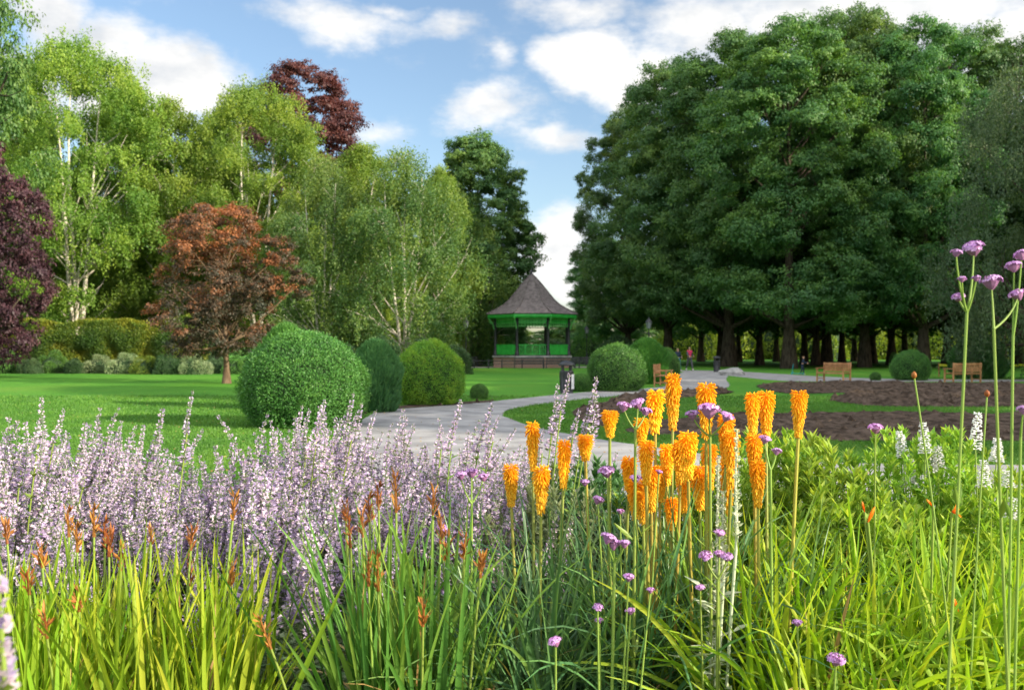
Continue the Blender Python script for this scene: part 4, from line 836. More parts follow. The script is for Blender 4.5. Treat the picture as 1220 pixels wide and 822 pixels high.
# --- strap leaved clumps with rusty seed heads
def rust_mesh(seed, L=.075):
    g = Geo(); n = 24; z = RNG.uniform(0, L, n); a = RNG.uniform(0, 2 * PI, n); d = np.stack([np.cos(a) * .35, np.sin(a) * .35, RNG.uniform(.2, 1.1, n)], -1); p = np.stack([np.cos(a) * .003, np.sin(a) * .003, z], -1)
    leaves(g, p, d, rdir(n), RNG.uniform(.014, .034, n), RNG.uniform(.004, .008, n), RNG.uniform(0, 1, n)); tubes(g, [[(0, 0, 0), (.002, 0, L)]], [[.004, .002]], 5, .3); return g.mesh('seed_head', M_rust, smooth=False)
RU = [rust_mesh(i, .05 + .02 * (i % 3)) for i in range(5)]
def stalk_path(base, tip, bend=.35, K=9):
    base = np.array(base, float); tip = np.array(tip, float); s = np.linspace(0, 1, K)[:, None]; m = np.array([base[0] * (1 - bend) + tip[0] * bend, base[1] * .6 + tip[1] * .4, tip[2] * .55])
    return (1 - s) ** 2 * base + 2 * s * (1 - s) * m + s ** 2 * tip
def strap_clump(name, label, cat, cx, d, width, n, h, mat, heads, W=.016, lean=.22, curve=.5, hj=.18, dj=.25, az0=None):
    e = empty(name, (X(cx, d), d, 0), 0, label, cat); g = Geo(); xs = RNG.uniform(-width / 2, width / 2, n) ; ys = RNG.uniform(-dj, dj, n)
    az = RNG.uniform(0, 2 * PI, n) if az0 is None else az0 + RNG.normal(0, .9, n)
    L = h * RNG.uniform(1 - hj * 2, 1 + hj * .5, n); ln = np.abs(RNG.normal(0, lean, n)); cv = np.abs(RNG.normal(0, curve, n))
    blades(g, np.stack([xs, ys, np.zeros(n)], -1), az, ln, cv, L, W * RNG.uniform(.6, 1.25, n), 10, np.clip(RNG.normal(.45, .22, n), 0, 1))
    nd = max(6, n // 14); blades(g, np.stack([RNG.uniform(-width / 2, width / 2, nd), RNG.uniform(-dj, dj, nd), np.zeros(nd)], -1), RNG.uniform(0, 6.28, nd), np.abs(RNG.normal(.1, lean * 1.3, nd)), np.abs(RNG.normal(.5, curve * 1.4, nd)), h * RNG.uniform(.45, .95, nd), W * .8, 10, RNG.uniform(0, 1, nd), 1)
    g.build('leaves', [mat, M_dead], e)
    for px, py, dd in heads:
        tip = P(px, py, dd) - np.array([X(cx, d), d, 0]); base = (np.clip(tip[0] * .8, -width / 2, width / 2), tip[1] * .6, 0)
        pt = stalk_path(base, tip); gs = Geo(); tubes(gs, pt, np.linspace(.0045, .0035, 9), 6, .6); st = gs.build('flower_stalk', M_stem, e)
        dv = Vector(pt[-1] - pt[-2]); inst('seed_head', RU[RNG.integers(0, 5)], st, pt[-1] - np.array(dv.normalized()) * .02, dv.to_track_quat('Z', 'Y').to_euler(), float(RNG.uniform(.9, 1.35)))
    return e
strap_clump('strap_leaved_clump', 'lime green strap leaved clump with rusty seed heads in the bottom left corner', 'perennial', 135, 2.75, .80, 660, .90, M_dayl,
    [(8, 640, 2.8), (50, 668, 2.7), (55, 752, 2.4), (92, 650, 2.9), (112, 632, 2.9), (125, 640, 2.9), (130, 655, 2.8), (180, 645, 2.8), (228, 648, 2.9), (226, 690, 2.9), (278, 612, 2.8), (275, 690, 2.8), (34, 700, 2.6), (82, 632, 2.9), (94, 720, 2.6), (144, 672, 2.8)], W=.019, lean=.17, curve=.5, hj=.2)
strap_clump('strap_leaved_clump', 'lime green strap leaves at the left edge beside the rusty headed clump', 'perennial', 25, 2.6, .42, 240, .86, M_dayl, [], W=.017, lean=.16, curve=.35)
strap_clump('strap_leaved_clump', 'central clump of upright green sword leaves with rusty seed heads', 'perennial', 480, 2.85, .36, 210, 1.0, M_iris,
    [(412, 612, 2.9), (417, 645, 2.85), (432, 632, 2.8), (440, 614, 2.95), (451, 600, 2.9), (472, 603, 2.9), (516, 606, 2.9), (450, 696, 2.7), (439, 690, 2.7), (504, 738, 2.6), (573, 680, 2.7), (533, 662, 2.8), (553, 658, 2.8), (525, 640, 2.9), (320, 765, 2.5)], W=.020, lean=.20, curve=.45, hj=.18, dj=.12)
for i, (cx, d, w, n, h, l) in enumerate([(640, 3.0, .5, 260, .95, 'dark bluegreen fountain of narrow leaves under the left torch flowers'), (740, 3.15, .5, 260, 1.0, 'bluegreen narrow leaves under the central torch flowers'), (840, 3.2, .5, 240, 1.0, 'green narrow leaves under the right torch flowers'), (590, 3.3, .35, 120, .85, 'arching narrow leaves between the rusty sword leaf clump and the torch lilies')]):
    strap_clump('narrow_leaved_clump', l, 'perennial', cx, d, w * .5, n, h * 1.08, M_knif, [], W=.013, lean=.42, curve=1.6, hj=.2, dj=.14)
for i, (cx, d, w, n, h, l, az) in enumerate([(930, 2.9, .35, 190, .92, 'bright arching leaves right of the silvery spikes', 0), (1010, 3.2, .4, 200, .95, 'lime arching leaves below the tall white flowered bush', None), (1090, 2.85, .4, 200, .86, 'lime arching leaves at the lower right with orange buds', None), (1175, 3.1, .4, 200, .9, 'lime arching leaves at the right edge under the orange lily', None), (1000, 2.5, .35, 130, .70, 'lime arching leaves nearest the camera, lower right', None), (1160, 2.5, .35, 130, .70, 'lime arching leaves in the bottom right corner', None), (880, 3.5, .3, 120, .95, 'lime leaves behind the right torch flowers', None), (1240, 2.9, .3, 110, .9, 'lime leaves running out of the right edge', None)]):
    strap_clump('daylily_clump', l, 'perennial', cx, d, w, int(n * 1.8), h, M_dayl, [], W=.022, lean=.32, curve=1.45, hj=.24, dj=.17)

# --- torch lilies
def torch_mesh(seed, L=.125, R=.020):
    g = Geo(); n = 460; t = (np.arange(n) + .5) / n; a = np.arange(n) * 2.39996 + seed; z = L * t
    pr = np.interp(t, [0, .15, .45, .8, .93, 1], [.18, .34, .70, 1.0, .92, .5]) * R
    up = np.interp(t, [0, .5, .8, 1], [-1.9, -1.5, -.8, .6])
    o = np.stack([np.cos(a), np.sin(a), up], -1) + RNG.normal(0, .13, (n, 3)); o = nrm(o); p = np.stack([np.cos(a) * pr * .72, np.sin(a) * pr * .72, z + .006], -1)
    ln = .021 * RNG.uniform(.75, 1.3, n); s = np.array([0, .55, 1.0]); path = p[:, None] + o[:, None] * (ln[:, None] * s)[..., None] + np.array([0, 0, -.004]) * (s ** 2)[None, :, None]
    tubes(g, path, np.array([.0010, .0020, .0021]), 5, np.clip(RNG.normal(.75, .16, n) - .45 * t ** 1.5, 0, 1))
    lathe(g, [(.004, -.004), (R * .3, .01), (R * .62, L * .4), (R * .72, L * .8), (R * .5, L * .96), (.001, L)], sides=10, r=.2); return g.mesh('torch_head', M_torch)
TO = [torch_mesh(i, .105 + .012 * i, .0158 + .001 * i) for i in range(4)]
heads = [(634, 510, 557), (671, 532, 577), (611, 559, 601), (646, 562, 608), (696, 522, 548), (727, 493, 520), (763, 503, 530), (782, 471, 513), (803, 454, 506), (843, 463, 518), (866, 500, 550), (897, 474, 523), (912, 472, 520), (900, 523, 572), (749, 550, 581), (771, 530, 574), (810, 532, 572), (821, 520, 567), (844, 535, 581), (756, 576, 616), (788, 561, 595), (816, 572, 608), (799, 598, 630), (866, 552, 606), (950, 471, 518), (776, 560, 606), (904, 556, 600), (872, 520, 575), (795, 535, 575), (832, 560, 604), (768, 590, 622)]
TG = [(640, 3.15, 'torch lily plant with four separate yellow orange heads, leftmost'), (725, 3.4, 'torch lily plant with small heads behind the purple verbena'), (785, 3.2, 'torch lily plant crowded with orange heads in the middle'), (845, 3.3, 'torch lily plant with orange heads beside the silvery spikes'), (910, 3.1, 'torch lily plant with heads at the right end of the torch group')]
TE = [empty('torch_lily_plant', (X(p, d), d, 0), 0, l, 'torch lily', 'torch lilies of the border') for p, d, l in TG]
for e, (p, d, l) in zip(TE, TG):
    g = Geo(); n = 70; blades(g, np.stack([RNG.normal(0, .06, n), RNG.normal(0, .06, n), np.zeros(n)], -1), RNG.uniform(0, 6.28, n), np.abs(RNG.normal(0, .3, n)), np.abs(RNG.normal(0, 1.0, n)), .95 * RNG.uniform(.6, 1.1, n), .013, 10, np.clip(RNG.normal(.5, .2, n), 0, 1)); g.build('leaves', M_knif, e)
for px, y0, y1 in heads:
    k = int(np.argmin([abs(px - t[0]) for t in TG])); d = 3.1 + RNG.uniform(-.15, .35); hl = (y1 - y0) / F * d; e = TE[k]
    bot = P(px + RNG.uniform(-2, 2), y1 - 2, d) - np.array(e.location); pt = stalk_path((bot[0] * .55, bot[1] * .5, 0), bot, .5)
    gs = Geo(); tubes(gs, pt, np.linspace(.0075, .0052, 9), 7, float(RNG.uniform(.2, .9))); st = gs.build('flower_stalk', M_tstem, e)
    dv = Vector(pt[-1] - pt[-2]) * .5 + Vector((0, 0, .1)); kk = int(RNG.integers(0, 4)); L0 = .105 + .012 * kk; sx = .9 * RNG.uniform(.88, 1.12)
    inst('flower_head', TO[kk], st, pt[-1], dv.to_track_quat('Z', 'Y').to_euler(), (sx, sx, max(.55, hl / L0)))

# --- purple verbena
def verbena_mesh(seed, R=.022):
    g = Geo(); n = 46; d = rdir(n); d[:, 2] = np.abs(d[:, 2]) * .8 + .15; d = nrm(d); p = d * R * np.array([1, 1, .55]) + np.array([0, 0, R * .25])
    for k in range(5):
        a = k * 2 * PI / 5 + RNG.uniform(0, 1, n); t1 = nrm(np.cross(d, rdir(n))); t2 = np.cross(d, t1); dd = t1 * np.cos(a)[:, None] + t2 * np.sin(a)[:, None] + d * .2
        leaves(g, p, dd, d, R * .26, R * .20, RNG.uniform(0, 1, n), 0, fold=False)
    q = rdir(40) * np.array([1, 1, .6]); tubes(g, np.stack([q * R * .25, p[:40] * .95], 1), .0012, 4, .5, 1, cap=False)
    lathe(g, [(.002, -R * .55), (R * .45, -R * .2), (R * .72, R * .2), (R * .5, R * .5), (.0, R * .55)], sides=10, mi=1); return g.mesh('verbena_head', [M_verb, M_calyx], smooth=False)
VE = [verbena_mesh(i) for i in range(4)]
def verbena(label, base_px, d, forks, sc=1.0, r=.0042):
    """forks: list of (fork point px,py or None, [(px,py,size px), ...])"""
    e = empty('verbena_plant', (X(base_px, d), d, 0), 0, label, 'verbena', 'purple verbena stems'); O = np.array(e.location); g = Geo()
    for fk, hs in forks:
        hd = []
        for px, py, sp in hs: hd.append(P(px, py, d + RNG.uniform(-.05, .05)) - O)
        if fk is not None:
            f = P(fk[0], fk[1], d) - O; pt = stalk_path((f[0] * .35, 0, 0), f, .6, 11); tubes(g, pt, np.linspace(r * 1.25, r, 11), 4, .6)
            for h in hd: tubes(g, stalk_path_free(f, h), np.linspace(r * .85, r * .5, 7), 5, .5)
            for zf in (4, 7):
                c = pt[zf]; a = RNG.uniform(0, PI); leaves(g, np.array([c, c]), np.array([[math.cos(a), math.sin(a), .9], [-math.cos(a), -math.sin(a), .9]]), rdir(2), .09, .014, .5)
        else:
            for h in hd: tubes(g, stalk_path((h[0] * .4, 0, 0), h, .5, 9), np.linspace(r, r * .6, 9), 4, .6)
        for h, (px, py, sp) in zip(hd, hs):
            s = sp / F * d / .046; inst('flower_head', VE[RNG.integers(0, 4)], e, h, (RNG.normal(0, .2), RNG.normal(0, .2), RNG.uniform(0, 6)), float(s))
    g.build('stem', M_stem, e); return e
def stalk_path_free(a, b, K=7):
    s = np.linspace(0, 1, K)[:, None]; m = np.array([a[0] * .3 + b[0] * .7, (a[1] + b[1]) / 2, a[2] * .6 + b[2] * .4]); return (1 - s) ** 2 * a + 2 * s * (1 - s) * m + s ** 2 * b
verbena('tall verbena with a branched head, leftmost of the three tall stems', 1085, 2.1, [((1152, 372), [(1160, 299, 28), (1139, 303, 14), (1146, 334, 11), (1163, 333, 11), (1142, 356, 16)])], r=.0035)
verbena('tall verbena with one broad head, middle of the three tall stems', 1235, 2.1, [((1184, 392), [(1181, 339, 27), (1213, 353, 21)])], r=.0035)
verbena('tall verbena cut by the right edge of the photo', 1190, 2.15, [((1207, 400), [(1208, 320, 20), (1217, 306, 18)]), ((1216, 520), [(1219, 490, 16)])], r=.0034)
verbena('verbena cluster in front of the left torch heads over the dug bed', 752, 2.9, [((757, 512), [(743, 486, 18), (760, 483, 20), (769, 492, 16)])])
verbena('verbena cluster in front of the central right torch heads', 850, 2.8, [((846, 520), [(825, 496, 18), (845, 492, 28), (865, 498, 18)])])
verbena('verbena cluster low above the central rusty seed heads', 560, 3.2, [((562, 600), [(549, 568, 16), (562, 565, 18), (576, 570, 15)]), (None, [(528, 633, 20), (526, 646, 12)])])
verbena('verbena cluster before the bluegreen leaves in the lower middle', 720, 2.6, [((732, 670), [(724, 643, 20), (731, 650, 20), (744, 649, 15)]), (None, [(749, 689, 15), (775, 704, 11)]), (None, [(751, 729, 13), (712, 725, 14), (714, 740, 11)])])
verbena('small verbena heads floating in front of the orange torches', 745, 3.0, [(None, [(723, 564, 22), (757, 572, 16), (697, 576, 13), (785, 563, 9), (712, 597, 16), (739, 610, 10)])])
verbena('low verbena with one mauve head at the bottom centre', 664, 2.4, [(None, [(662, 766, 18)])])
verbena('verbena heads crossing the silvery spikes', 852, 2.7, [((855, 690), [(841, 664, 17), (857, 661, 14), (866, 665, 16)]), (None, [(857, 636, 14), (834, 701, 12)])])
verbena('single verbena head in front of the far right end of the torches', 925, 2.8, [((918, 560), [(911, 525, 16), (925, 539, 13)])])
verbena('lone verbena head between torches and white flowered bush', 1040, 3.0, [(None, [(1043, 512, 18)])])
verbena('two low verbena heads at the bottom right among the lime leaves', 975, 2.4, [(None, [(996, 788, 22), (950, 743, 13)])])
# bare budding side stems near the tall verbenas
e = empty('budding_stem', (X(1120, 2.6), 2.6, 0), 0, 'bare leaning green stems with tiny brown buds near the tall verbenas', 'perennial'); O = np.array(e.location)
g = Geo(); bd = []
for x0, x1, y1 in ((1150, 1089, 448), (1150, 1176, 470)):
    t = P(x1, y1, 2.6) - O; pt = stalk_path((X(x0, 2.6) - O[0], 0, .2), t, .3); tubes(g, pt, np.linspace(.0036, .0025, 9), 6, .6); bd.append(t)
g.build('stem', M_stem, e)
for t in bd: g = Geo(); lathe(g, [(.002, -.008), (.008, 0), (.007, .008), (.0, .014)], t, 8); g.build('bud', M_rust, e)

# --- bright bushy plants with white flowers
def bushy(label, cx, d, topy, w, n, mat=M_phlox, leafL=.045, name='bushy_perennial'):
    e = empty(name, (X(cx, d), d, 0), 0, label, 'perennial'); g = Geo(); H = Z(topy, d); xs = RNG.normal(0, w / 2.6, n); ys = RNG.normal(0, .14, n); hh = H * (1 - .38 * np.abs(xs / w) ** 1.3) * RNG.uniform(.82, 1.02, n)
    K = 8; s = np.linspace(0, 1, K); path = np.stack([xs[:, None] * (.5 + .5 * s), ys[:, None] * (.5 + .8 * s), hh[:, None] * s], -1) + RNG.normal(0, .012, (n, K, 3)) * s[None, :, None]; tubes(g, path, .003 * (1.2 - s * .7), 4, .5, cap=False)
    k = 64; f = RNG.uniform(.2, 1, (n, k)); f[:, :10] = RNG.uniform(.95, 1, (n, 10)); idx = f * (K - 1); i0 = np.clip(idx.astype(int), 0, K - 2); fr = (idx - i0)[..., None]; p = (path[np.arange(n)[:, None], i0] * (1 - fr) + path[np.arange(n)[:, None], i0 + 1] * fr).reshape(-1, 3); m = len(p)
    a = RNG.uniform(0, 6.28, m); dd = np.stack([np.cos(a), np.sin(a), RNG.uniform(.1, 1.0, m) + (f.ravel() > .94) * .8], -1); leaves(g, p, dd, np.array([0, 0, 1.]) + rdir(m) * .4, leafL * RNG.uniform(.6, 1.3, m), leafL * .34, np.clip(.25 + .4 * f.ravel() + RNG.normal(0, .15, m), 0, 1)); g.build('foliage', mat, e); return e
bushy('fine leaved bright green bush under the white flower spikes, middle', 1090, 4.0, 500, .52, 120); bushy('fine leaved bright green bush between torch lilies and the white flowers', 975, 4.0, 528, .42, 80, leafL=.055)
bushy('fine leaved bright green bush at the right edge', 1195, 4.0, 540, .45, 90); bushy('bright leafy shoots behind the rightmost torch heads', 925, 4.3, 508, .35, 50, leafL=.06); bushy('green leafy plant filling between the catmint and torch lilies', 660, 4.3, 560, .5, 80, M_cat, .04)
bushy('leafy green plant behind the left torch lilies', 705, 4.5, 548, .5, 90, M_yew, .045); bushy('leafy green plant behind the central torch lilies', 800, 4.5, 546, .5, 90, M_phlox, .045); bushy('leafy green plant behind the silvery spikes', 880, 4.4, 540, .4, 80, M_phlox, .045); bushy('low bright leafy plant behind the lime arching leaves', 1030, 3.6, 585, .6, 110, leafL=.05); bushy('low leafy plant at right behind the orange lily', 1160, 3.6, 590, .5, 90, leafL=.05)
def white_spike(seed, L=.16):
    g = Geo(); n = 54; t = (np.arange(n) + .5) / n; a = (np.arange(n) % 4) * PI / 2 + (np.arange(n) // 4) * .8 + RNG.normal(0, .2, n); z = (np.floor(t * 13) / 13) * L; o = np.stack([np.cos(a), np.sin(a), .25 + 0 * a], -1); rr = .018 * (1.05 - .75 * t)
    p = np.stack([np.cos(a) * .002, np.sin(a) * .002, z], -1); s = np.array([0, .6, 1.]); tubes(g, p[:, None] + o[:, None] * (rr[:, None] * s)[..., None], np.array([.0012, .003, .0042]), 5, RNG.uniform(.2, 1, n))
    for k in (-1, 1): leaves(g, p + o * rr[:, None] * .9, nrm(o + np.array([0, 0, k * .9])), np.cross(o, rdir(n)), .010, .008, .8)
    tubes(g, [[(0, 0, -.02), (0, 0, L)]], [[.002, .001]], 4, .5, 1); return g.mesh('white_spike', [M_white, M_stem], smooth=False)
WS = [white_spike(i, .13 + .02 * i) for i in range(3)]
def white_plant(label, cx, d, hs, cat='white perennial'):
    e = empty('white_flowered_plant', (X(cx, d), d, 0), 0, label, 'perennial'); O = np.array(e.location); g = Geo()
    for px, py0, py1 in hs:
        t = P(px, py1, d + RNG.uniform(-.1, .1)) - O; pt = stalk_path((t[0] * .7, 0, 0), t, .4); tubes(g, pt, .0028, 5, .6); L = (py1 - py0) / F * d; k = int(RNG.integers(0, 3)); dv = Vector((RNG.normal(0, .08), RNG.normal(0, .08), 1)); q = 1.15
        inst('flower_spike', WS[k], e, pt[-1], dv.to_track_quat('Z', 'Y').to_euler(), (q, q, L / (.13 + .02 * k)))
    g.build('stem', M_stem, e)
white_plant('white flower spike standing highest before the dug bed at right', 1163, 3.7, [(1162, 488, 535), (1187, 522, 550), (1172, 548, 580)])
white_plant('white flower spikes among the fine leaved bush, left group', 1115, 3.8, [(1076, 512, 545), (1102, 502, 540), (1118, 530, 556), (1110, 540, 562), (1084, 545, 575)])
white_plant('small white flower spikes at the right edge', 1206, 3.5, [(1205, 592, 618), (1200, 560, 580)])
# woolly silvery spikes
e = empty('silvery_spike_plant', (X(852, 2.8), 2.8, 0), 0, 'silvery woolly flower spikes in front of the right torch lilies', 'perennial'); O = np.array(e.location)
def wool_mesh(L, seed):
    g = Geo(); n = int(L * 900); t = RNG.uniform(0, 1, n); a = RNG.uniform(0, 6.28, n); w = .013 * (1.1 - .5 * t) * (.75 + .35 * np.sin(t * L * 220)); p = np.stack([np.cos(a) * w * .3, np.sin(a) * w * .3, t * L], -1); leaves(g, p, np.stack([np.cos(a), np.sin(a), .6 + 0 * a], -1), rdir(n), w * 1.2, .007, RNG.uniform(0, 1, n)); tubes(g, [[(0, 0, 0), (.004, 0, L * .5), (0, 0, L)]], [[.005, .004, .002]], 6, .6); return g.mesh('woolly_spike', M_wool, smooth=False)
for px, y0, y1, bxp in ((878, 512, 640, 858), (856, 545, 720, 846), (848, 640, 770, 838), (862, 585, 690, 850)):
    t = P(px, y1, 2.8) - O; top = P(px, y0, 2.85) - O; b = np.array([X(bxp, 2.8) - O[0], 0, 0]); g = Geo(); tubes(g, stalk_path(b, t, .3), .005, 6, .5); st = g.build('stem', M_wool, e); dv = Vector(top - t); inst('flower_spike', wool_mesh(dv.length, px), st, t, dv.to_track_quat('Z', 'Y').to_euler())
g = Geo(); n = 40; a = RNG.uniform(0, 6.28, n); z = RNG.uniform(.35, .8, n); leaves(g, np.stack([RNG.normal(-.01, .03, n), RNG.normal(0, .03, n), z], -1), np.stack([np.cos(a), np.sin(a), .3 + 0 * a], -1), np.array([0, 0, 1.]) + rdir(n) * .3, .09, .026, .4); g.build('leaf', M_wool, e)
# orange lilies and buds on the right
def petals(e, c, s, tilt=(0, 0, 1), n=6, closed=False):
    g = Geo(); T = nrm(np.array(tilt, float)); A = nrm(np.cross(T, [0, 1, .1])); B = np.cross(T, A)
    for k in range(n):
        a = k * 2 * PI / n; o = A * math.cos(a) + B * math.sin(a); K = 7; u = np.linspace(0, 1, K); f = .12 if closed else .9; ctr = c + T * (u * (1.2 if closed else .75) * s)[:, None] + o * (f * s * u ** 1.6 * (1 if not closed else np.sin(u * PI)))[:, None]; sd = np.cross(T, o); w = (np.sin(np.clip(u * .92 + .06, 0, 1) * PI) ** .7 * s * (.12 if closed else .24))[:, None]
        Vv = np.concatenate([ctr - sd * w, ctr + o * w * .2, ctr + sd * w]); i = np.arange(K - 1); g.add(Vv, np.concatenate([np.stack([i, i + 1, i + 1 + K, i + K], -1), np.stack([i + K, i + 1 + K, i + 1 + 2 * K, i + 2 * K], -1)]), None, np.tile(.3 + .6 * u, 3))
    return g.build('bloom' if not closed else 'bud', M_orange, e)
e = empty('orange_lily_plant', (X(1120, 3.0), 3.0, 0), 0, 'orange lily with one open bloom and buds above the lime leaves at right', 'lily'); O = np.array(e.location); g = Geo()
for px, py, s, tl, cl in ((1134, 610, .030, (.9, -.3, .3), False), (1112, 604, .028, (-.6, 0, .7), True), (1034, 622, .045, (.4, 0, .9), True), (1145, 742, .04, (.1, -.2, -.9), True), (1182, 770, .04, (.2, 0, .9), True), (1142, 730, .045, (-.3, 0, .9), True), (1030, 610, .03, (-.2, 0, .9), True)):
    c = P(px, py, 2.9) - O; tubes(g, stalk_path((c[0] * .6, 0, .1), c, .4), .004, 5, .6); petals(e, c, s, tl, closed=cl)
g.build('stem', M_stem, e)
# blurred close spike at the left edge
e = empty('pink_spike_plant', (X(-2, 1.15), 1.15, 0), 0, 'blurred pinkish green flower spike very close at the bottom left edge', 'perennial'); g = Geo(); n = 130; t = RNG.uniform(0, 1, n); a = RNG.uniform(0, 6.28, n); z0, z1 = Z(835, 1.15), Z(690, 1.15); w = .024 * (1.15 - .8 * t)
leaves(g, np.stack([np.cos(a) * .003, np.sin(a) * .003, z0 + t * (z1 - z0)], -1), np.stack([np.cos(a), np.sin(a), .6 + 0 * a], -1), rdir(n), w, .012, RNG.uniform(0, 1, n)); g.build('flower_spike', M_catf, e)
g = Geo(); tubes(g, [[(0, 0, 0), (.01, 0, z0), (0, 0, z1)]], [[.005, .004, .002]], 6); n = 30; leaves(g, np.stack([RNG.normal(0, .003, n), RNG.normal(0, .003, n), RNG.uniform(z0 - .2, z1, n)], -1), rdir(n) + np.array([0, 0, .4]), rdir(n), .035, .016, .7); g.build('stem', M_stem, e)
# low leafy cover that hides the soil between the clumps
g = Geo(); n = 60000; x = RNG.uniform(-2.9, 3.0, n); y = RNG.uniform(2.0, 6.6, n); hgt = np.array([.30 + .22 * mnoise.noise(Vector((a * 1.7, b * 1.7, 2))) for a, b in zip(x, y)]) ; z = hgt * RNG.uniform(.15, 1.1, n); a = RNG.uniform(0, 6.28, n)
leaves(g, np.stack([x, y, z], -1), np.stack([np.cos(a), np.sin(a), RNG.uniform(0, 1.2, n)], -1), np.array([0, 0, 1.]) + rdir(n) * .5, RNG.uniform(.03, .075, n), .025, np.clip(RNG.normal(.4, .2, n), 0, 1))
tag(g.build('ground_cover', M_yew, smooth=False), 'low leafy ground cover between the border plants', 'ground cover', kind='stuff')
# ------------------------------------------------------------------ sky, sun, camera
SUN_EL, SUN_AZ = math.radians(19), math.radians(117)     # azimuth clockwise from +Y
w = bpy.data.worlds.new('World'); S.world = w; w.use_nodes = True; nt = w.node_tree; nt.nodes.clear(); L = nt.links.new
out = N_(nt, 'ShaderNodeOutputWorld'); bg = N_(nt, 'ShaderNodeBackground'); bg.inputs[1].default_value = SKY_STR
sky = N_(nt, 'ShaderNodeTexSky', sky_type='NISHITA'); sky.sun_disc = False; sky.sun_elevation = SUN_EL; sky.sun_rotation = SUN_AZ
sky.air_density = 1.0; sky.dust_density = 1.2; sky.ozone_density = 1.6
tc = N_(nt, 'ShaderNodeTexCoord')
def math_(op, a, b=None, clamp=False):
    n = N_(nt, 'ShaderNodeMath', operation=op, use_clamp=clamp)
    for i, v in enumerate((a, b)):
        if v is None: continue
        if isinstance(v, (int, float)): n.inputs[i].default_value = v
        else: L(v, n.inputs[i])
    return n.outputs[0]
def vmath(op, a, b):
    n = N_(nt, 'ShaderNodeVectorMath', operation=op)
    for i, v in enumerate((a, b)):
        if isinstance(v, tuple): n.inputs[i].default_value = v
        else: L(v, n.inputs[i])
    return n.outputs[1] if op in ('LENGTH',) else n.outputs[0]
dirv = tc.outputs['Generated']
def noise_(scale, detail, stretch, off=(0, 0, 0), rough=.6, color=False):
    mp = N_(nt, 'ShaderNodeMapping'); mp.inputs['Scale'].default_value = stretch; mp.inputs['Location'].default_value = off; L(dirv, mp.inputs[0])
    n = N_(nt, 'ShaderNodeTexNoise'); n.inputs['Scale'].default_value = scale; n.inputs['Detail'].default_value = detail; n.inputs['Roughness'].default_value = rough
    L(mp.outputs[0], n.inputs[0]); return n.outputs[1 if color else 0]
warp = vmath('MULTIPLY', vmath('SUBTRACT', noise_(7, 5, (1, 1, 1.6), color=True), (.5, .5, .5)), (.10, .10, .07))
wd = vmath('ADD', dirv, warp)
blobs = CLOUDS
acc = None
for px, py, rx, ry, k in blobs:
    v = Vector(((px - CX) / F, 1, (HOR - py) / F)); ln = v.length; c = v / ln
    dvec = vmath('SUBTRACT', wd, tuple(c)); dvec = vmath('MULTIPLY', dvec, (F / rx * ln, F / rx * ln, F / ry * ln))
    ln_ = vmath('LENGTH', dvec, (0, 0, 0)); m = math_('MULTIPLY', math_('SUBTRACT', 1.0, ln_), k)
    m = math_('MAXIMUM', m, 0.0); acc = m if acc is None else math_('MAXIMUM', acc, m)
fine = noise_(16, 9, (1, 1, 1.7), rough=.62); wisp = noise_(5, 8, (1, 1, 3.2), (3, 1, 0), rough=.65)
sep = N_(nt, 'ShaderNodeSeparateXYZ'); L(dirv, sep.inputs[0])
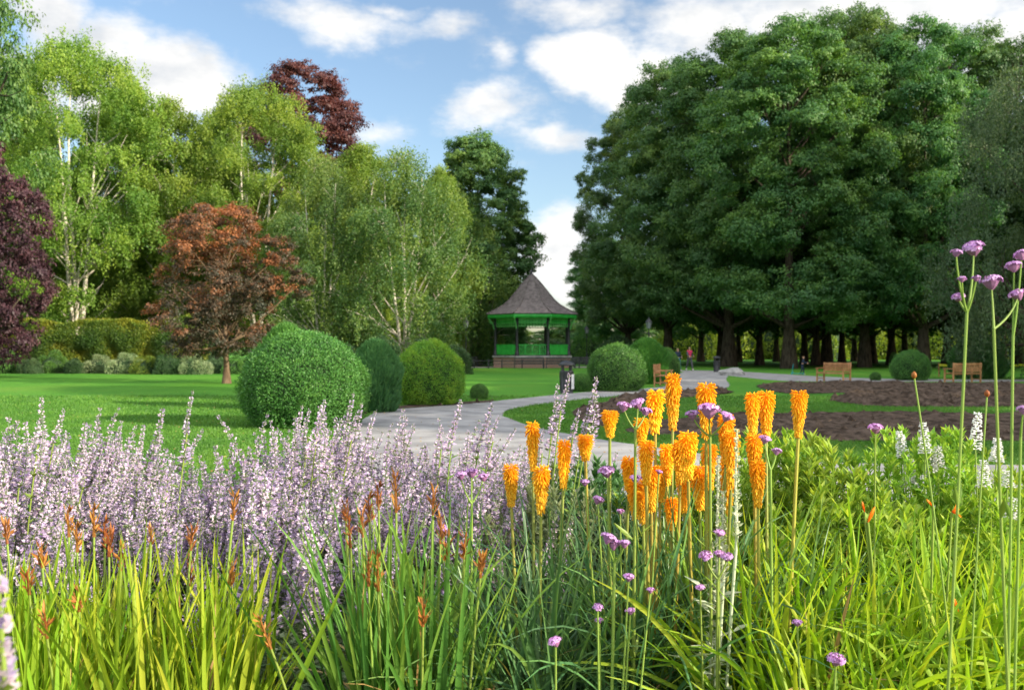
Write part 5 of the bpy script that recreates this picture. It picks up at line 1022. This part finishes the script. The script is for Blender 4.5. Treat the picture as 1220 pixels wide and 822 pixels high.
# unseen bright cloud banks overhead and behind the camera, added as fill light
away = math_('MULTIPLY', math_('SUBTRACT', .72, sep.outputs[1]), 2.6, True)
fill_bank = math_('MULTIPLY', away, math_('ADD', .55, math_('MULTIPLY', math_('SUBTRACT', noise_(1.7, 4, (1, 1, 1.4), (2, 0, 1)), .5), 3.0)))
acc = math_('MAXIMUM', acc, fill_bank)
dens = math_('ADD', acc, math_('MULTIPLY', math_('SUBTRACT', fine, .5), 1.3))
dens = math_('ADD', dens, math_('MULTIPLY', math_('SUBTRACT', wisp, .53), 1.5))
mr = N_(nt, 'ShaderNodeMapRange', interpolation_type='SMOOTHSTEP'); mr.inputs[1].default_value = .0; mr.inputs[2].default_value = .95; L(dens, mr.inputs[0])
shade = noise_(9, 6, (1, 1, 2.0), (0, 5, .4)); cs = ramp(nt, shade, [(.32, CLOUD_DARK), (.58, CLOUD_LIGHT)])
ccol = N_(nt, 'ShaderNodeVectorMath', operation='SCALE'); L(cs, ccol.inputs[0]); L(math_('MULTIPLY', math_('ADD', 1.0, math_('MULTIPLY', away, 1.3)), CLOUD_GAIN), ccol.inputs[3])  # out-of-view clouds brightened further to add fill light
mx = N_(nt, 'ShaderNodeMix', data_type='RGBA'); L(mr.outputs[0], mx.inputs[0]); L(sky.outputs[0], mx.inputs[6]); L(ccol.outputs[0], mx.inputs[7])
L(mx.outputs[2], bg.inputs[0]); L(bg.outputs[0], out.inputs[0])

sd = bpy.data.lights.new('sun', 'SUN'); sd.energy = SUN_STR; sd.angle = math.radians(.6); sd.color = (1.0, .89, .70)
so = bpy.data.objects.new('sun', sd); link(so)
to = Vector((math.sin(SUN_AZ) * math.cos(SUN_EL), math.cos(SUN_AZ) * math.cos(SUN_EL), math.sin(SUN_EL)))
so.rotation_euler = to.to_track_quat('Z', 'Y').to_euler(); so.location = to * 60

cd = bpy.data.cameras.new('camera'); cam = bpy.data.objects.new('camera', cd); link(cam); S.camera = cam
cam.location = (0, 0, CAMZ); cam.rotation_euler = (PI / 2, 0, 0)
cd.sensor_width = 36; cd.lens = F / 1220 * 36; cd.shift_y = (HOR - 411) / 1220; cd.clip_start = .05; cd.clip_end = 5000
cd.dof.use_dof = True; cd.dof.focus_distance = 3.6; cd.dof.aperture_fstop = 5.2
S.view_settings.view_transform = 'Standard'; S.view_settings.look = 'None'; S.view_settings.gamma = 1; S.view_settings.exposure = EXPO
cy = S.cycles; cy.max_bounces = 9; cy.diffuse_bounces = 6; cy.glossy_bounces = 2; cy.transmission_bounces = 5; cy.transparent_max_bounces = 4
cy.use_denoising = True; cy.denoiser = 'OPENIMAGEDENOISE'; cy.sample_clamp_indirect = 4; cy.use_adaptive_sampling = True; cy.adaptive_threshold = .01
cy.caustics_reflective = False; cy.caustics_refractive = False
